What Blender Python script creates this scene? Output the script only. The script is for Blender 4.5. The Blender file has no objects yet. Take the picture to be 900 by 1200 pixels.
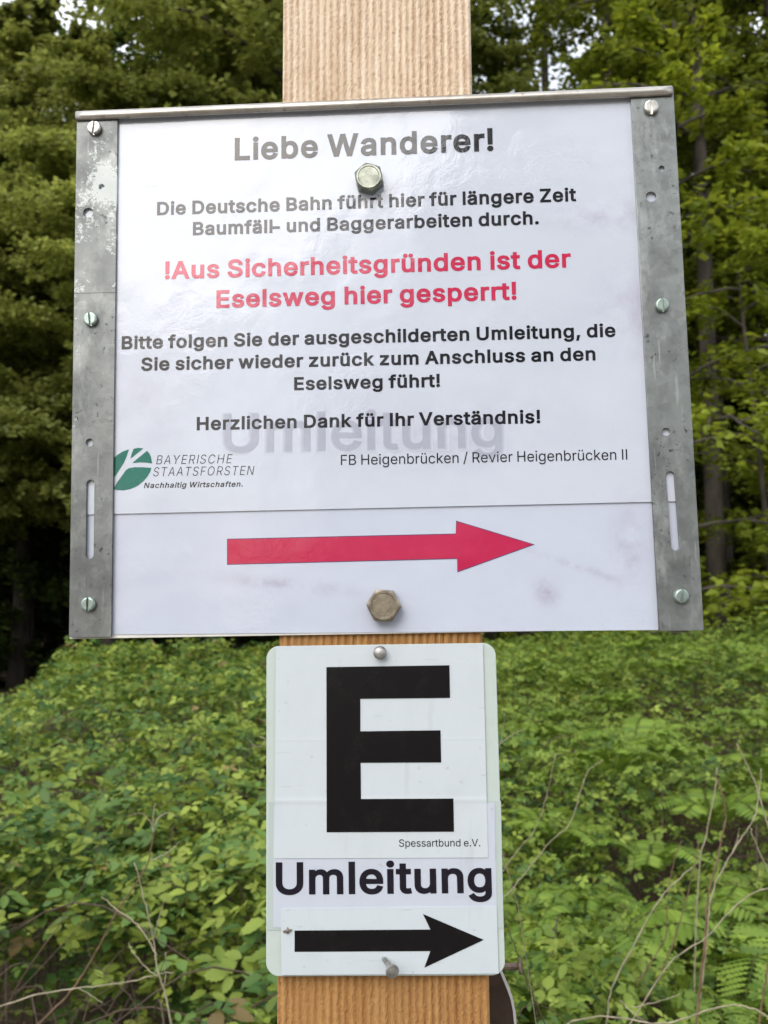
import bpy, bmesh, math, random
import numpy as np
from mathutils import Matrix, Vector, Euler
from mathutils.geometry import delaunay_2d_cdt

random.seed(7)
rng = np.random.default_rng(11)
C = bpy.context.scene.collection
SC = bpy.context.scene
Z0 = 1.64                                     # height of the notice board's centre above the path

# ------------------------------------------------------------------ camera
CAM = Vector((0.02454, -0.49398, Z0 - 0.14256))
YAW, PITCH, ROLL = 0.04141, 0.12096, 0.00704
FPX = 1130.0                                  # focal length for a 1200 px high frame
RC = (Matrix.Rotation(YAW, 3, 'Z') @ Matrix.Rotation(PITCH, 3, 'X') @ Matrix.Rotation(ROLL, 3, 'Y'))
cam = bpy.data.cameras.new('camera')
camo = bpy.data.objects.new('camera', cam)
C.objects.link(camo)
right, fwd, up = RC.col[0], RC.col[1], RC.col[2]
m = Matrix((right, up, -fwd)).transposed().to_4x4()
m.translation = CAM
camo.matrix_world = m
cam.sensor_fit = 'VERTICAL'
cam.sensor_height = 36.0
cam.sensor_width = 27.0
cam.lens = FPX / 1200.0 * 36.0
cam.clip_start = 0.01
cam.clip_end = 2000
cam.dof.use_dof = True
cam.dof.focus_distance = 0.50
cam.dof.aperture_fstop = cam.lens / 1.7
SC.camera = camo

# ------------------------------------------------------------------ sky, light, exposure
SUN_AZ, SUN_EL = math.radians(22), math.radians(39)   # behind the camera, to the left
w = bpy.data.worlds.new('World')
SC.world = w
w.use_nodes = True
nt = w.node_tree
bg = nt.nodes['Background']
sky = nt.nodes.new('ShaderNodeTexSky')
sky.sky_type = 'NISHITA'
sky.sun_disc = False
sky.sun_elevation = SUN_EL
sky.sun_rotation = math.pi + SUN_AZ
sky.air_density = 1.0
sky.dust_density = 3.0
sky.ozone_density = 1.0
# broken bright cloud over the blue
wtc = nt.nodes.new('ShaderNodeTexCoord')
wno = nt.nodes.new('ShaderNodeTexNoise')
wno.inputs['Scale'].default_value = 2.2
wno.inputs['Detail'].default_value = 6.0
nt.links.new(wtc.outputs['Generated'], wno.inputs['Vector'])
wra = nt.nodes.new('ShaderNodeValToRGB')
wra.color_ramp.elements[0].position = 0.36
wra.color_ramp.elements[1].position = 0.56
nt.links.new(wno.outputs['Fac'], wra.inputs['Fac'])
wmx = nt.nodes.new('ShaderNodeMix')
wmx.data_type = 'RGBA'
nt.links.new(wra.outputs['Color'], wmx.inputs[0])
nt.links.new(sky.outputs[0], wmx.inputs[6])
wmx.inputs[7].default_value = (10.4, 10.9, 11.6, 1)
nt.links.new(wmx.outputs[2], bg.inputs['Color'])
bg.inputs['Strength'].default_value = 0.13
sun = bpy.data.lights.new('sun', 'SUN')
suno = bpy.data.objects.new('sun', sun)
C.objects.link(suno)
sun.energy = 1.5
sun.angle = math.radians(45)                  # veiled sun: a broad bright patch of cloud
sun.color = (1.0, 0.965, 0.91)
sd = Vector((-math.sin(SUN_AZ) * math.cos(SUN_EL), -math.cos(SUN_AZ) * math.cos(SUN_EL), math.sin(SUN_EL)))
suno.rotation_euler = sd.to_track_quat('Z', 'Y').to_euler()
suno.location = (-4, -6, 9)
SC.view_settings.view_transform = 'Standard'
SC.view_settings.look = 'None'
SC.view_settings.exposure = 0.36
SC.view_settings.gamma = 1.0
SC.view_settings.use_curve_mapping = False
SC.render.engine = 'CYCLES'
SC.cycles.max_bounces = 10
SC.cycles.diffuse_bounces = 6
SC.cycles.use_denoising = True


# ------------------------------------------------------------------ helpers: points
def ray(px, py):
    return RC @ Vector(((px - 450) / FPX, 1.0, -(py - 600) / FPX))


def at(px, py, d):
    """The point d metres away (along the view axis) at a pixel of the 900x1200 photograph."""
    return CAM + ray(px, py) * d


class Frame:
    """A flat sign's own coordinates: X right, Y away from the viewer, Z up."""
    def __init__(self, loc, rot):
        self.loc, self.rot = Vector(loc), Euler(rot, 'XYZ')
        self.M = Matrix.Translation(self.loc) @ self.rot.to_matrix().to_4x4()
        self.I = self.M.inverted()

    def pt(self, px, py, y=0.0):
        o = self.I @ CAM
        d = self.I.to_3x3() @ ray(px, py)
        t = (y - o.y) / d.y
        return o + d * t


FB = Frame((0, 0, Z0), (0.011, -0.00995, -0.0098))             # notice board
FE = Frame((0.00246, 0, Z0 - 0.23028), (-0.01099, -0.00823, 0.0098))   # lower sign
BW, BH = 0.324, 0.28928
EW, EH = 0.1161, 0.1594


# ------------------------------------------------------------------ helpers: objects
def link(name, me, mat=None, parent=None, smooth=False):
    o = bpy.data.objects.new(name, me)
    C.objects.link(o)
    if mat is not None:
        for mm in (mat if isinstance(mat, (list, tuple)) else [mat]):
            me.materials.append(mm)
    if parent is not None:
        o.parent = parent
    if smooth:
        me.polygons.foreach_set('use_smooth', [True] * len(me.polygons))
    return o


def tag(o, label=None, cat=None, group=None, kind=None):
    for k, v in (('label', label), ('category', cat), ('group', group), ('kind', kind)):
        if v:
            o[k] = v
    return o


def empty(name, loc=(0, 0, 0), rot=(0, 0, 0)):
    o = bpy.data.objects.new(name, None)
    C.objects.link(o)
    o.location = loc
    o.rotation_euler = rot
    o.empty_display_size = 0.05
    return o


def tri_mesh(name, V, F):
    V = np.ascontiguousarray(V, dtype=np.float32)
    F = np.ascontiguousarray(F, dtype=np.int32)
    k = F.shape[1]
    me = bpy.data.meshes.new(name)
    me.vertices.add(len(V))
    me.vertices.foreach_set('co', V.ravel())
    me.loops.add(F.size)
    me.loops.foreach_set('vertex_index', F.ravel())
    me.polygons.add(len(F))
    me.polygons.foreach_set('loop_start', np.arange(0, F.size, k, dtype=np.int32))
    me.polygons.foreach_set('loop_total', np.full(len(F), k, dtype=np.int32))
    me.update(calc_edges=True)
    return me


def py_mesh(name, V, F):
    me = bpy.data.meshes.new(name)
    me.from_pydata([tuple(v) for v in V], [], F)
    me.update()
    return me


class MB:
    """Collects plain shapes for one mesh object."""
    def __init__(self):
        self.V, self.F, self.S = [], [], []

    def add(self, V, F, slot=0):
        n = len(self.V)
        self.V += [tuple(v) for v in V]
        self.F += [tuple(i + n for i in f) for f in F]
        self.S += [slot] * len(F)

    def build(self, name, mat, parent=None, smooth=False):
        me = py_mesh(name, self.V, self.F)
        o = link(name, me, mat, parent, smooth)
        if any(self.S):
            me.polygons.foreach_set('material_index', self.S)
        return o

    def tube(self, pts, radii, n=7, cap=True):
        pts = [Vector(p) for p in pts]
        V, F = [], []
        ref = Vector((0.13, 0.21, 0.97)).normalized()
        for i, p in enumerate(pts):
            t = (pts[min(i + 1, len(pts) - 1)] - pts[max(i - 1, 0)])
            t = t.normalized() if t.length > 1e-9 else Vector((0, 0, 1))
            a = t.cross(ref)
            if a.length < 0.1:
                a = t.cross(Vector((1, 0, 0)))
            a.normalize()
            b = t.cross(a)
            for k in range(n):
                an = 2 * math.pi * k / n
                V.append(p + (a * math.cos(an) + b * math.sin(an)) * radii[i])
        for i in range(len(pts) - 1):
            for k in range(n):
                k2 = (k + 1) % n
                F.append((i * n + k, i * n + k2, (i + 1) * n + k2, (i + 1) * n + k))
        if cap:
            F.append(tuple(range(n))[::-1])
            F.append(tuple((len(pts) - 1) * n + k for k in range(n)))
        self.add(V, F)

    def lathe(self, prof, c, axis=(0, -1, 0), n=32):
        """prof: (radius, height along axis) from the base outwards; closes on a centre point."""
        ax = Vector(axis).normalized()
        a = ax.cross(Vector((0, 0, 1)))
        if a.length < 0.1:
            a = ax.cross(Vector((1, 0, 0)))
        a.normalize()
        b = ax.cross(a)
        c = Vector(c)
        V, F = [], []
        for r, h in prof:
            for k in range(n):
                an = 2 * math.pi * k / n
                V.append(c + ax * h + (a * math.cos(an) + b * math.sin(an)) * r)
        for i in range(len(prof) - 1):
            for k in range(n):
                k2 = (k + 1) % n
                F.append((i * n + k, i * n + k2, (i + 1) * n + k2, (i + 1) * n + k))
        F.append(tuple((len(prof) - 1) * n + k for k in range(n)))
        F.append(tuple(range(n))[::-1])
        self.add(V, F)


def spline(P, n):
    """Catmull-Rom through P with n points a span."""
    P = [Vector(p) for p in P]
    Q = [P[0] * 2 - P[1]] + P + [P[-1] * 2 - P[-2]]
    out = []
    for i in range(1, len(Q) - 2):
        for k in range(n):
            t = k / n
            a, b, c, d = Q[i - 1], Q[i], Q[i + 1], Q[i + 2]
            out.append(0.5 * ((2 * b) + (c - a) * t + (2 * a - 5 * b + 4 * c - d) * t * t + (3 * b - a - 3 * c + d) * t ** 3))
    out.append(P[-1])
    return out


def outline_mesh(name, loops, thick, bevel=0.0, res=12):
    """A flat plate in the X-Z plane (thickness along Y, centred) from closed outlines; inner loops are holes."""
    cu = bpy.data.curves.new(name, 'CURVE')
    cu.dimensions = '2D'
    cu.fill_mode = 'BOTH'
    cu.extrude = max(thick / 2 - bevel, 1e-6)
    cu.bevel_depth = bevel
    cu.bevel_resolution = 2
    for lp in loops:
        s = cu.splines.new('POLY')
        s.points.add(len(lp) - 1)
        for i, (x, z) in enumerate(lp):
            s.points[i].co = (x, z, 0, 1)
        s.use_cyclic_u = True
    t = bpy.data.objects.new('tmp', cu)
    C.objects.link(t)
    dg = bpy.context.evaluated_depsgraph_get()
    me = bpy.data.meshes.new_from_object(t.evaluated_get(dg), depsgraph=dg)
    bpy.data.objects.remove(t)
    bpy.data.curves.remove(cu)
    me.transform(Matrix.Rotation(math.pi / 2, 4, 'X'))
    me.materials.clear()
    me.name = name
    return me


def rounded(x0, z0, x1, z1, r, n=10):
    out = []
    for cx, cz, a0 in ((x1 - r, z1 - r, 0), (x0 + r, z1 - r, 90), (x0 + r, z0 + r, 180), (x1 - r, z0 + r, 270)):
        for k in range(n + 1):
            a = math.radians(a0 + 90 * k / n)
            out.append((cx + r * math.cos(a), cz + r * math.sin(a)))
    return out


def circle(cx, cz, r, n=28):
    return [(cx + r * math.cos(2 * math.pi * k / n), cz + r * math.sin(2 * math.pi * k / n)) for k in range(n)]


# ------------------------------------------------------------------ helpers: materials
class Mat:
    def __init__(self, name, color=(0.5, 0.5, 0.5), rough=0.5, metal=0.0, spec=0.5, ior=1.5):
        self.m = bpy.data.materials.new(name)
        self.m.use_nodes = True
        self.nt = self.m.node_tree
        self.b = self.nt.nodes['Principled BSDF']
        self.set('Base Color', (*color, 1))
        self.set('Roughness', rough)
        self.set('Metallic', metal)
        self.set('Specular IOR Level', spec)
        self.set('IOR', ior)
        self.out = self.nt.nodes['Material Output']

    def set(self, k, v):
        self.b.inputs[k].default_value = v

    def n(self, kind, **kw):
        nd = self.nt.nodes.new(kind)
        for k, v in kw.items():
            if k in nd.inputs:
                nd.inputs[k].default_value = v
            else:
                setattr(nd, k, v)
        return nd

    def l(self, a, b):
        self.nt.links.new(a, b)

    def coord(self, scale=(1, 1, 1), which='Object', rot=(0, 0, 0), loc=(0, 0, 0)):
        tc = self.n('ShaderNodeTexCoord')
        mp = self.n('ShaderNodeMapping')
        mp.inputs['Scale'].default_value = scale
        mp.inputs['Rotation'].default_value = rot
        mp.inputs['Location'].default_value = loc
        self.l(tc.outputs[which], mp.inputs['Vector'])
        return mp.outputs[0]

    def noise(self, vec, scale, detail=4.0, rough=0.55, dist=0.0):
        nd = self.n('ShaderNodeTexNoise')
        nd.inputs['Scale'].default_value = scale
        nd.inputs['Detail'].default_value = detail
        nd.inputs['Roughness'].default_value = rough
        nd.inputs['Distortion'].default_value = dist
        if vec is not None:
            self.l(vec, nd.inputs['Vector'])
        return nd.outputs['Fac']

    def ramp(self, fac, stops, interp='LINEAR'):
        nd = self.n('ShaderNodeValToRGB')
        nd.color_ramp.interpolation = interp
        while len(nd.color_ramp.elements) < len(stops):
            nd.color_ramp.elements.new(0.5)
        for e, (p, c) in zip(nd.color_ramp.elements, stops):
            e.position = p
            e.color = (*c, 1) if isinstance(c, tuple) else (c, c, c, 1)
        self.l(fac, nd.inputs['Fac'])
        return nd.outputs['Color']

    def mix(self, fac, a, b, mode='MIX'):
        nd = self.n('ShaderNodeMix', data_type='RGBA', blend_type=mode)
        for s, v in (('A', a), ('B', b)):
            i = [x for x in nd.inputs if x.name == s and x.type == 'RGBA'][0]
            if hasattr(v, 'links'):
                self.l(v, i)
            else:
                i.default_value = (*v, 1)
        i = nd.inputs[0]
        if hasattr(fac, 'links'):
            self.l(fac, i)
        else:
            i.default_value = fac
        return [x for x in nd.outputs if x.type == 'RGBA'][0]

    def math(self, op, a, b=0.0, clamp=False):
        nd = self.n('ShaderNodeMath', operation=op)
        nd.use_clamp = clamp
        for i, v in enumerate((a, b)):
            if hasattr(v, 'links'):
                self.l(v, nd.inputs[i])
            else:
                nd.inputs[i].default_value = v
        return nd.outputs[0]

    def bump(self, h, strength=0.3, dist=0.001, prev=None):
        nd = self.n('ShaderNodeBump')
        nd.inputs['Strength'].default_value = strength
        nd.inputs['Distance'].default_value = dist
        self.l(h, nd.inputs['Height'])
        if prev is not None:
            self.l(prev, nd.inputs['Normal'])
        self.l(nd.outputs[0], self.b.inputs['Normal'])
        return nd.outputs[0]

    def color(self, c):
        self.l(c, self.b.inputs['Base Color'])


def film_bump(M):
    """The gentle waves of a laminated sheet; shared by the sheet and the print under its film."""
    v = M.coord()
    a = M.noise(v, 11, 3.0, 0.5, 0.3)
    b = M.noise(v, 90, 5.0, 0.65, 0.6)
    n1 = M.bump(a, 0.55, 0.0015)
    mask = M.ramp(M.noise(v, 26, 2.0), [(0.45, 0.0), (0.62, 1.0)])
    bb = M.math('MULTIPLY', b, mask)
    n2 = M.bump(bb, 0.5, 0.0005, n1)
    M.bump(M.noise(v, 900, 2.0, 0.5), 0.22, 0.00012, n2)


def laminated(name, base, stains=True, rough=0.09):
    M = Mat(name, base, rough, 0, 0.5, 1.57)
    film_bump(M)
    if stains:
        v = M.coord()
        big = M.ramp(M.noise(v, 16, 6.0, 0.65), [(0.42, 0.0), (0.75, 1.0)])
        c = M.mix(M.math('MULTIPLY', big, 0.22), base, (base[0] * 0.72, base[1] * 0.73, base[2] * 0.78))
        sp = M.ramp(M.noise(v, 220, 3.0, 0.5), [(0.70, 0.0), (0.78, 1.0)])
        c = M.mix(M.math('MULTIPLY', sp, 0.30), c, (0.45, 0.44, 0.47))
        # smears of dirt below the arrow
        for (x, z, rx, rz, ry, amt) in ((-0.047, -0.119, 0.075, 0.006, 0.13, 0.5), (0.10, -0.112, 0.05, 0.004, 0.35, 0.42),
                                        (0.03, -0.045, 0.10, 0.03, 0.0, 0.22), (0.12, 0.072, 0.06, 0.014, 0.0, 0.36), (0.135, 0.02, 0.04, 0.05, 0.0, 0.22), (0.128, -0.10, 0.02, 0.05, 0.1, 0.3), (0.085, -0.125, 0.012, 0.014, 0.0, 0.5), (-0.12, -0.02, 0.03, 0.05, 0, 0.15)):
            tc = M.n('ShaderNodeTexCoord')
            mp = M.n('ShaderNodeMapping', vector_type='TEXTURE')
            mp.inputs['Location'].default_value = (x, 0, z)
            mp.inputs['Rotation'].default_value = (0, ry, 0)
            mp.inputs['Scale'].default_value = (rx, 1, rz)
            M.l(tc.outputs['Object'], mp.inputs['Vector'])
            g = M.n('ShaderNodeTexGradient', gradient_type='QUADRATIC_SPHERE')
            M.l(mp.outputs[0], g.inputs[0])
            nz = M.ramp(M.noise(v, 60, 6.0, 0.7), [(0.38, 0.0), (0.72, 1.0)])
            f = M.math('MULTIPLY', M.math('MULTIPLY', g.outputs['Fac'], nz), min(1.0, amt * 2.3))
            c = M.mix(f, c, (0.27, 0.21, 0.31))
        M.color(c)
    return M.m


def printed(name, base):
    M = Mat(name, base, 0.09, 0, 0.5, 1.57)
    film_bump(M)
    v = M.coord()
    M.color(M.mix(M.math('MULTIPLY', M.ramp(M.noise(v, 130, 5.0, 0.7), [(0.5, 0.0), (0.8, 1.0)]), 0.22), base,
                  tuple(min(1, x * 1.5 + 0.03) for x in base)))
    return M.m


def galvanised(name, base=(0.36, 0.375, 0.375), patches=0.0, rough=0.42):
    M = Mat(name, base, rough, 0.6, 0.5)
    v = M.coord()
    light, deep = tuple(min(1, x * 1.9) for x in base), tuple(x * 0.55 for x in base)
    vo = M.n('ShaderNodeTexVoronoi')
    vo.inputs['Scale'].default_value = 210
    M.l(v, vo.inputs['Vector'])
    c = M.mix(M.math('MULTIPLY', M.ramp(vo.outputs['Color'], [(0.1, 0.0), (0.9, 1.0)]), 0.30), base, light)
    c = M.mix(M.ramp(M.noise(v, 24, 7.0, 0.7), [(0.48, 0.0), (0.68, 0.8)]), c, deep)
    c = M.mix(M.ramp(M.noise(M.coord((1, 1, 0.4)), 60, 7.0, 0.72), [(0.53, 0.0), (0.72, 0.8)]), c, light)
    # scratches and black pits
    pit = M.ramp(M.noise(v, 300, 5.0, 0.65), [(0.60, 0.0), (0.66, 1.0)])
    area = M.ramp(M.noise(v, 26, 4.0, 0.6), [(0.46, 0.0), (0.58, 1.0)])
    c = M.mix(M.math('MULTIPLY', M.math('MULTIPLY', pit, area), 0.85), c, (0.035, 0.038, 0.04))
    scr = M.ramp(M.noise(M.coord((1, 1, 0.05), rot=(0, 0.12, 0)), 420, 3.0, 0.5), [(0.66, 0.0), (0.70, 0.5)])
    c = M.mix(scr, c, light)
    if patches > 0:
        tc = M.n('ShaderNodeTexCoord')
        fields = None
        for (x, z, rx, rz, amt) in ((-0.147, 0.098, 0.028, 0.042, 0.27), (-0.158, 0.045, 0.012, 0.05, 0.17), (-0.140, 0.055, 0.006, 0.04, 0.15), (-0.16, -0.02, 0.006, 0.05, 0.12)):
            mp = M.n('ShaderNodeMapping', vector_type='TEXTURE')
            mp.inputs['Location'].default_value = (x, 0, z)
            mp.inputs['Scale'].default_value = (rx, 1, rz)
            M.l(tc.outputs['Object'], mp.inputs['Vector'])
            g = M.n('ShaderNodeTexGradient', gradient_type='SPHERICAL')
            M.l(mp.outputs[0], g.inputs[0])
            f = M.math('MULTIPLY', g.outputs['Fac'], amt)
            fields = f if fields is None else M.math('ADD', fields, f)
        nz = M.math('ADD', M.math('MULTIPLY', M.noise(v, 420, 6.0, 0.8), 0.55), M.math('MULTIPLY', M.noise(v, 75, 4.0, 0.6), 0.40))
        pf = M.ramp(M.math('ADD', nz, fields), [(0.64, 0.0), (0.685, 1.0)])
        c = M.mix(M.math('MULTIPLY', pf, patches), c, (0.60, 0.64, 0.62))
        M.l(M.math('MULTIPLY', M.math('SUBTRACT', 1.0, pf), 0.6), M.b.inputs['Metallic'])
    if patches > 0:
        sp = M.n('ShaderNodeSeparateXYZ')
        M.l(tc.outputs['Object'], sp.inputs[0])
        zz = M.math('ADD', sp.outputs['Z'], M.math('MULTIPLY', M.noise(v, 40, 2.0), 0.0012))
        cmpn = M.n('ShaderNodeMath', operation='COMPARE')
        M.l(zz, cmpn.inputs[0])
        cmpn.inputs[1].default_value = FB.pt(110, 343, -0.0026).z + 0.0006
        cmpn.inputs[2].default_value = 0.00022
        c = M.mix(M.math('MULTIPLY', cmpn.outputs[0], 0.75), c, (0.04, 0.04, 0.04))
    M.color(c)
    M.l(M.ramp(M.noise(v, 50, 5.0), [(0.3, 0.32), (0.7, 0.55)]), M.b.inputs['Roughness'])
    M.bump(M.noise(v, 260, 5.0, 0.65), 0.35, 0.0003)
    return M.m


def plain(name, base, rough=0.5, metal=0.0, nscale=60, amt=0.3, bump=0.2, bdist=0.0004, spec=0.5):
    M = Mat(name, base, rough, metal, spec)
    v = M.coord()
    nz = M.noise(v, nscale, 6.0, 0.62)
    M.color(M.mix(M.ramp(nz, [(0.35, 0.0), (0.7, 1.0)]), tuple(x * (1 - amt) for x in base), tuple(min(1, x * (1 + amt * 0.6)) for x in base)))
    M.bump(M.noise(v, nscale * 4, 4.0, 0.6), bump, bdist)
    return M.m


def leaf_material(name, trans=0.32, rough=0.42, spec=0.35):
    M = Mat(name, (0.06, 0.12, 0.02), rough, 0, spec)
    a = M.n('ShaderNodeAttribute', attribute_name='tint')
    M.l(a.outputs['Color'], M.b.inputs['Base Color'])
    tr = M.n('ShaderNodeBsdfTranslucent')
    hs = M.n('ShaderNodeHueSaturation')
    hs.inputs['Hue'].default_value = 0.485
    hs.inputs['Saturation'].default_value = 1.05
    hs.inputs['Value'].default_value = 1.25
    M.l(a.outputs['Color'], hs.inputs['Color'])
    M.l(hs.outputs[0], tr.inputs['Color'])
    mx = M.n('ShaderNodeMixShader')
    mx.inputs[0].default_value = trans
    M.l(M.b.outputs[0], mx.inputs[1])
    M.l(tr.outputs[0], mx.inputs[2])
    M.l(mx.outputs[0], M.out.inputs['Surface'])
    return M.m


m_leaf = leaf_material('tree_leaf', 0.48, 0.5, 0.3)
m_bramble = leaf_material('bramble_leaf', 0.25, 0.5, 0.3)


def bark(name, base, sc=9):
    M = Mat(name, base, 0.9, 0, 0.2)
    v = M.coord((1, 1, 0.25))
    nz = M.noise(v, sc, 7.0, 0.65, 0.4)
    M.color(M.mix(M.ramp(nz, [(0.35, 0.0), (0.65, 1.0)]), tuple(x * 0.45 for x in base), tuple(x * 1.4 for x in base)))
    M.bump(nz, 0.7, 0.02)
    return M.m


m_bark = bark('bark', (0.045, 0.037, 0.03))
m_bark2 = bark('smooth_bark', (0.085, 0.072, 0.06), 6)
m_twig_pale = plain('dry_stalk_pale', (0.42, 0.36, 0.25), 0.8, 0, 40, 0.4)
m_twig_brown = plain('dry_stalk_brown', (0.20, 0.125, 0.07), 0.8, 0, 40, 0.45)
m_twig_dark = plain('dry_stalk_dark', (0.095, 0.062, 0.04), 0.8, 0, 40, 0.4)

# ------------------------------------------------------------------ terrain
def vnoise(x, y, s, seed=0):
    """Smooth value noise, numpy, about 0..1."""
    x = np.asarray(x, float) * s + 13.7 * seed
    y = np.asarray(y, float) * s - 7.3 * seed
    xi, yi = np.floor(x), np.floor(y)
    xf, yf = x - xi, y - yi
    u, v = xf * xf * (3 - 2 * xf), yf * yf * (3 - 2 * yf)
    h = lambda a, b: np.modf(np.abs(np.sin(a * 127.1 + b * 311.7 + seed * 17.3) * 43758.5453))[0]
    return (h(xi, yi) * (1 - u) + h(xi + 1, yi) * u) * (1 - v) + (h(xi, yi + 1) * (1 - u) + h(xi + 1, yi + 1) * u) * v


def ground_z(x, y):
    """Bank that climbs away from the path."""
    x, y = np.asarray(x, float), np.asarray(y, float)
    d = y + 0.494
    z = np.interp(d, [-400, -0.2, 0.8, 1.8, 3.2, 5.5, 8.5, 13, 30, 80, 400], [0, 0, 0.05, 0.17, 0.38, 0.72, 0.94, 1.02, 1.25, 1.6, 2.0])
    side = np.clip((d - 3) / 5, 0, 1)
    z = z + side * np.clip(x, -6, 6) * 0.035
    near = np.exp(-(np.maximum(d - 20, 0) / 20) ** 2) * np.clip((d - 0.5) / 1.0, 0, 1)
    return z + near * (vnoise(x, y, 0.9, 3) - 0.5) * 0.12


def veg_top(x, y):
    """Height of the top of the undergrowth."""
    d = np.asarray(y, float) + 0.494
    h = np.interp(d, [0.5, 1.2, 1.9, 3.2, 5.5, 8.5, 10, 12], [0.45, 0.62, 0.64, 0.62, 0.50, 0.44, 0.32, 0.15])
    px = np.asarray(x, float) / np.maximum(d, 0.5)
    h = h + np.clip((-px - 0.22) / 0.08, 0, 1) * np.clip((d - 5) / 3, 0, 1) * 0.07 - np.clip((-px - 0.365) / 0.06, 0, 1.3) * np.clip((d - 4) / 3, 0, 1) * 0.40
    h = h + np.clip((px - 0.30) / 0.12, 0, 1.2) * np.clip((d - 5) / 3, 0, 1) * 0.16
    lump = (vnoise(x, y, 1.3, 5) - 0.5) * 0.24 + (vnoise(x, y, 3.1, 6) - 0.5) * 0.20 + (vnoise(x, y, 8.0, 7) - 0.5) * 0.08
    return ground_z(x, y) + h + lump


def graded(lo, hi, core, step, growth=1.25):
    out = list(np.arange(-core, core + 1e-6, step))
    s = step
    while out[-1] < hi:
        s *= growth
        out.append(out[-1] + s)
    s = step
    while out[0] > lo:
        s *= growth
        out.insert(0, out[0] - s)
    return np.array(out)


gx = graded(-450, 450, 8, 0.25)
gy = graded(-450, 450, 14, 0.25)
GX, GY = np.meshgrid(gx, gy)
V = np.stack([GX, GY, ground_z(GX, GY)], -1).reshape(-1, 3)
nx, ny = len(gx), len(gy)
ii = (np.arange(ny - 1)[:, None] * nx + np.arange(nx - 1)[None]).ravel()
F = np.stack([ii, ii + 1, ii + nx + 1, ii + nx], 1)
M = Mat('forest_floor', (0.09, 0.06, 0.035), 0.95, 0, 0.2)
v = M.coord()
c = M.mix(M.ramp(M.noise(v, 7, 8.0, 0.7), [(0.35, 0.0), (0.65, 1.0)]), (0.035, 0.026, 0.016), (0.12, 0.085, 0.05))
c = M.mix(M.ramp(M.noise(v, 1.3, 4.0), [(0.5, 0.0), (0.62, 0.5)]), c, (0.05, 0.06, 0.02))
M.color(c)
M.bump(M.noise(v, 14, 8.0, 0.7), 0.8, 0.03)
g = link('ground', tri_mesh('ground', V, F), M.m, None, True)
tag(g, 'brown leaf-littered forest floor rising away from the path', 'ground', kind='structure')
# the gravel path the photographer stands on
pys = np.linspace(-60, 60, 121)
V, F = [], []
for i, xx in enumerate(pys):
    for q in (-3.2, -2.2, -1.2, -0.35):
        yy = q + 0.12 * math.sin(xx * 1.3 + q)
        V.append((xx, yy, float(ground_z(xx, yy)) + 0.006))
    if i:
        for k in range(3):
            a = (i - 1) * 4 + k
            F.append((a, a + 4, a + 5, a + 1))
path = link('path', py_mesh('path', V, F), plain('path_gravel', (0.30, 0.27, 0.23), 0.95, 0, 25, 0.4, 0.6, 0.01), None, True)
tag(path, 'pale gravel forest path in front of the post', 'path', kind='structure')

# ------------------------------------------------------------------ leaves
TRI4 = (np.array([(0, 0, 0), (0.42, -0.5, 0.10), (1, 0, -0.04), (0.42, 0.5, 0.10)]), np.array([(0, 2, 1), (0, 3, 2)]))


def leaf_template(n, serr=0.0, width=0.5, fold=0.16, droop=0.14):
    """Leaf with a folded midrib, n outline points a side and toothed edges."""
    V, F = [], []
    A = np.linspace(0, 1, n + 2)
    for i, a in enumerate(A):
        V.append((a, 0, -droop * a * a))
    nm = len(V)
    prof = lambda a: width * (math.sin(math.pi * min(1, a ** 0.78)) ** 0.8)
    for s in (-1, 1):
        for i in range(1, n + 1):
            a = A[i]
            wd = prof(a) * (1 - (serr if i % 2 else 0))
            V.append((a + (0.02 if i % 2 else 0.05) * (1 if serr else 0), s * wd, fold * wd * 2 * 0.5 - droop * a * a + 0.03 * math.sin(7 * a)))
    for si, s in enumerate((-1, 1)):
        o = nm + si * n
        tr = [(0, 1, o)]
        for i in range(1, n):
            tr += [(i, i + 1, o + i), (i, o + i, o + i - 1)]
        tr += [(n, n + 1, o + n - 1)]
        F += tr if s > 0 else [t[::-1] for t in tr]
    return np.array(V), np.array(F)


def leaves_mesh(name, P, D, N, L, W, tint, tmpl):
    T, F = tmpl
    D = D / np.linalg.norm(D, axis=1, keepdims=True)
    S = np.cross(N, D)
    S /= np.maximum(np.linalg.norm(S, axis=1, keepdims=True), 1e-6)
    U = np.cross(D, S)
    k = len(T)
    V = (P[:, None] + (D * L[:, None])[:, None] * T[None, :, 0, None] + (S * W[:, None])[:, None] * T[None, :, 1, None]
         + (U * W[:, None])[:, None] * T[None, :, 2, None])
    n = len(P)
    FF = (F[None] + (np.arange(n) * k)[:, None, None]).reshape(-1, 3)
    return V.reshape(-1, 3), FF, np.repeat(tint, k, axis=0)


def join_leaves(name, chunks, mat, parent=None):
    off, Vs, Fs, Ts = 0, [], [], []
    for V, F, T in chunks:
        Vs.append(V)
        Fs.append(F + off)
        Ts.append(T)
        off += len(V)
    V, F, T = np.concatenate(Vs), np.concatenate(Fs), np.concatenate(Ts)
    me = tri_mesh(name, V, F)
    at_ = me.attributes.new('tint', 'FLOAT_COLOR', 'POINT')
    col = np.ones((len(V), 4), np.float32)
    col[:, :3] = T
    at_.data.foreach_set('color', col.ravel())
    return link(name, me, mat, parent)


def unit(v):
    return v / np.maximum(np.linalg.norm(v, axis=-1, keepdims=True), 1e-9)


def tints(n, lo, hi, spread=1.0, p=1.0):
    """Leaf colours between an old dark green and a young yellow green."""
    t = rng.random(n)[:, None] ** p
    c = np.array(lo)[None] * (1 - t) + np.array(hi)[None] * t
    return c * (1 + spread * 0.25 * (rng.random((n, 1)) - 0.5))


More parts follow.
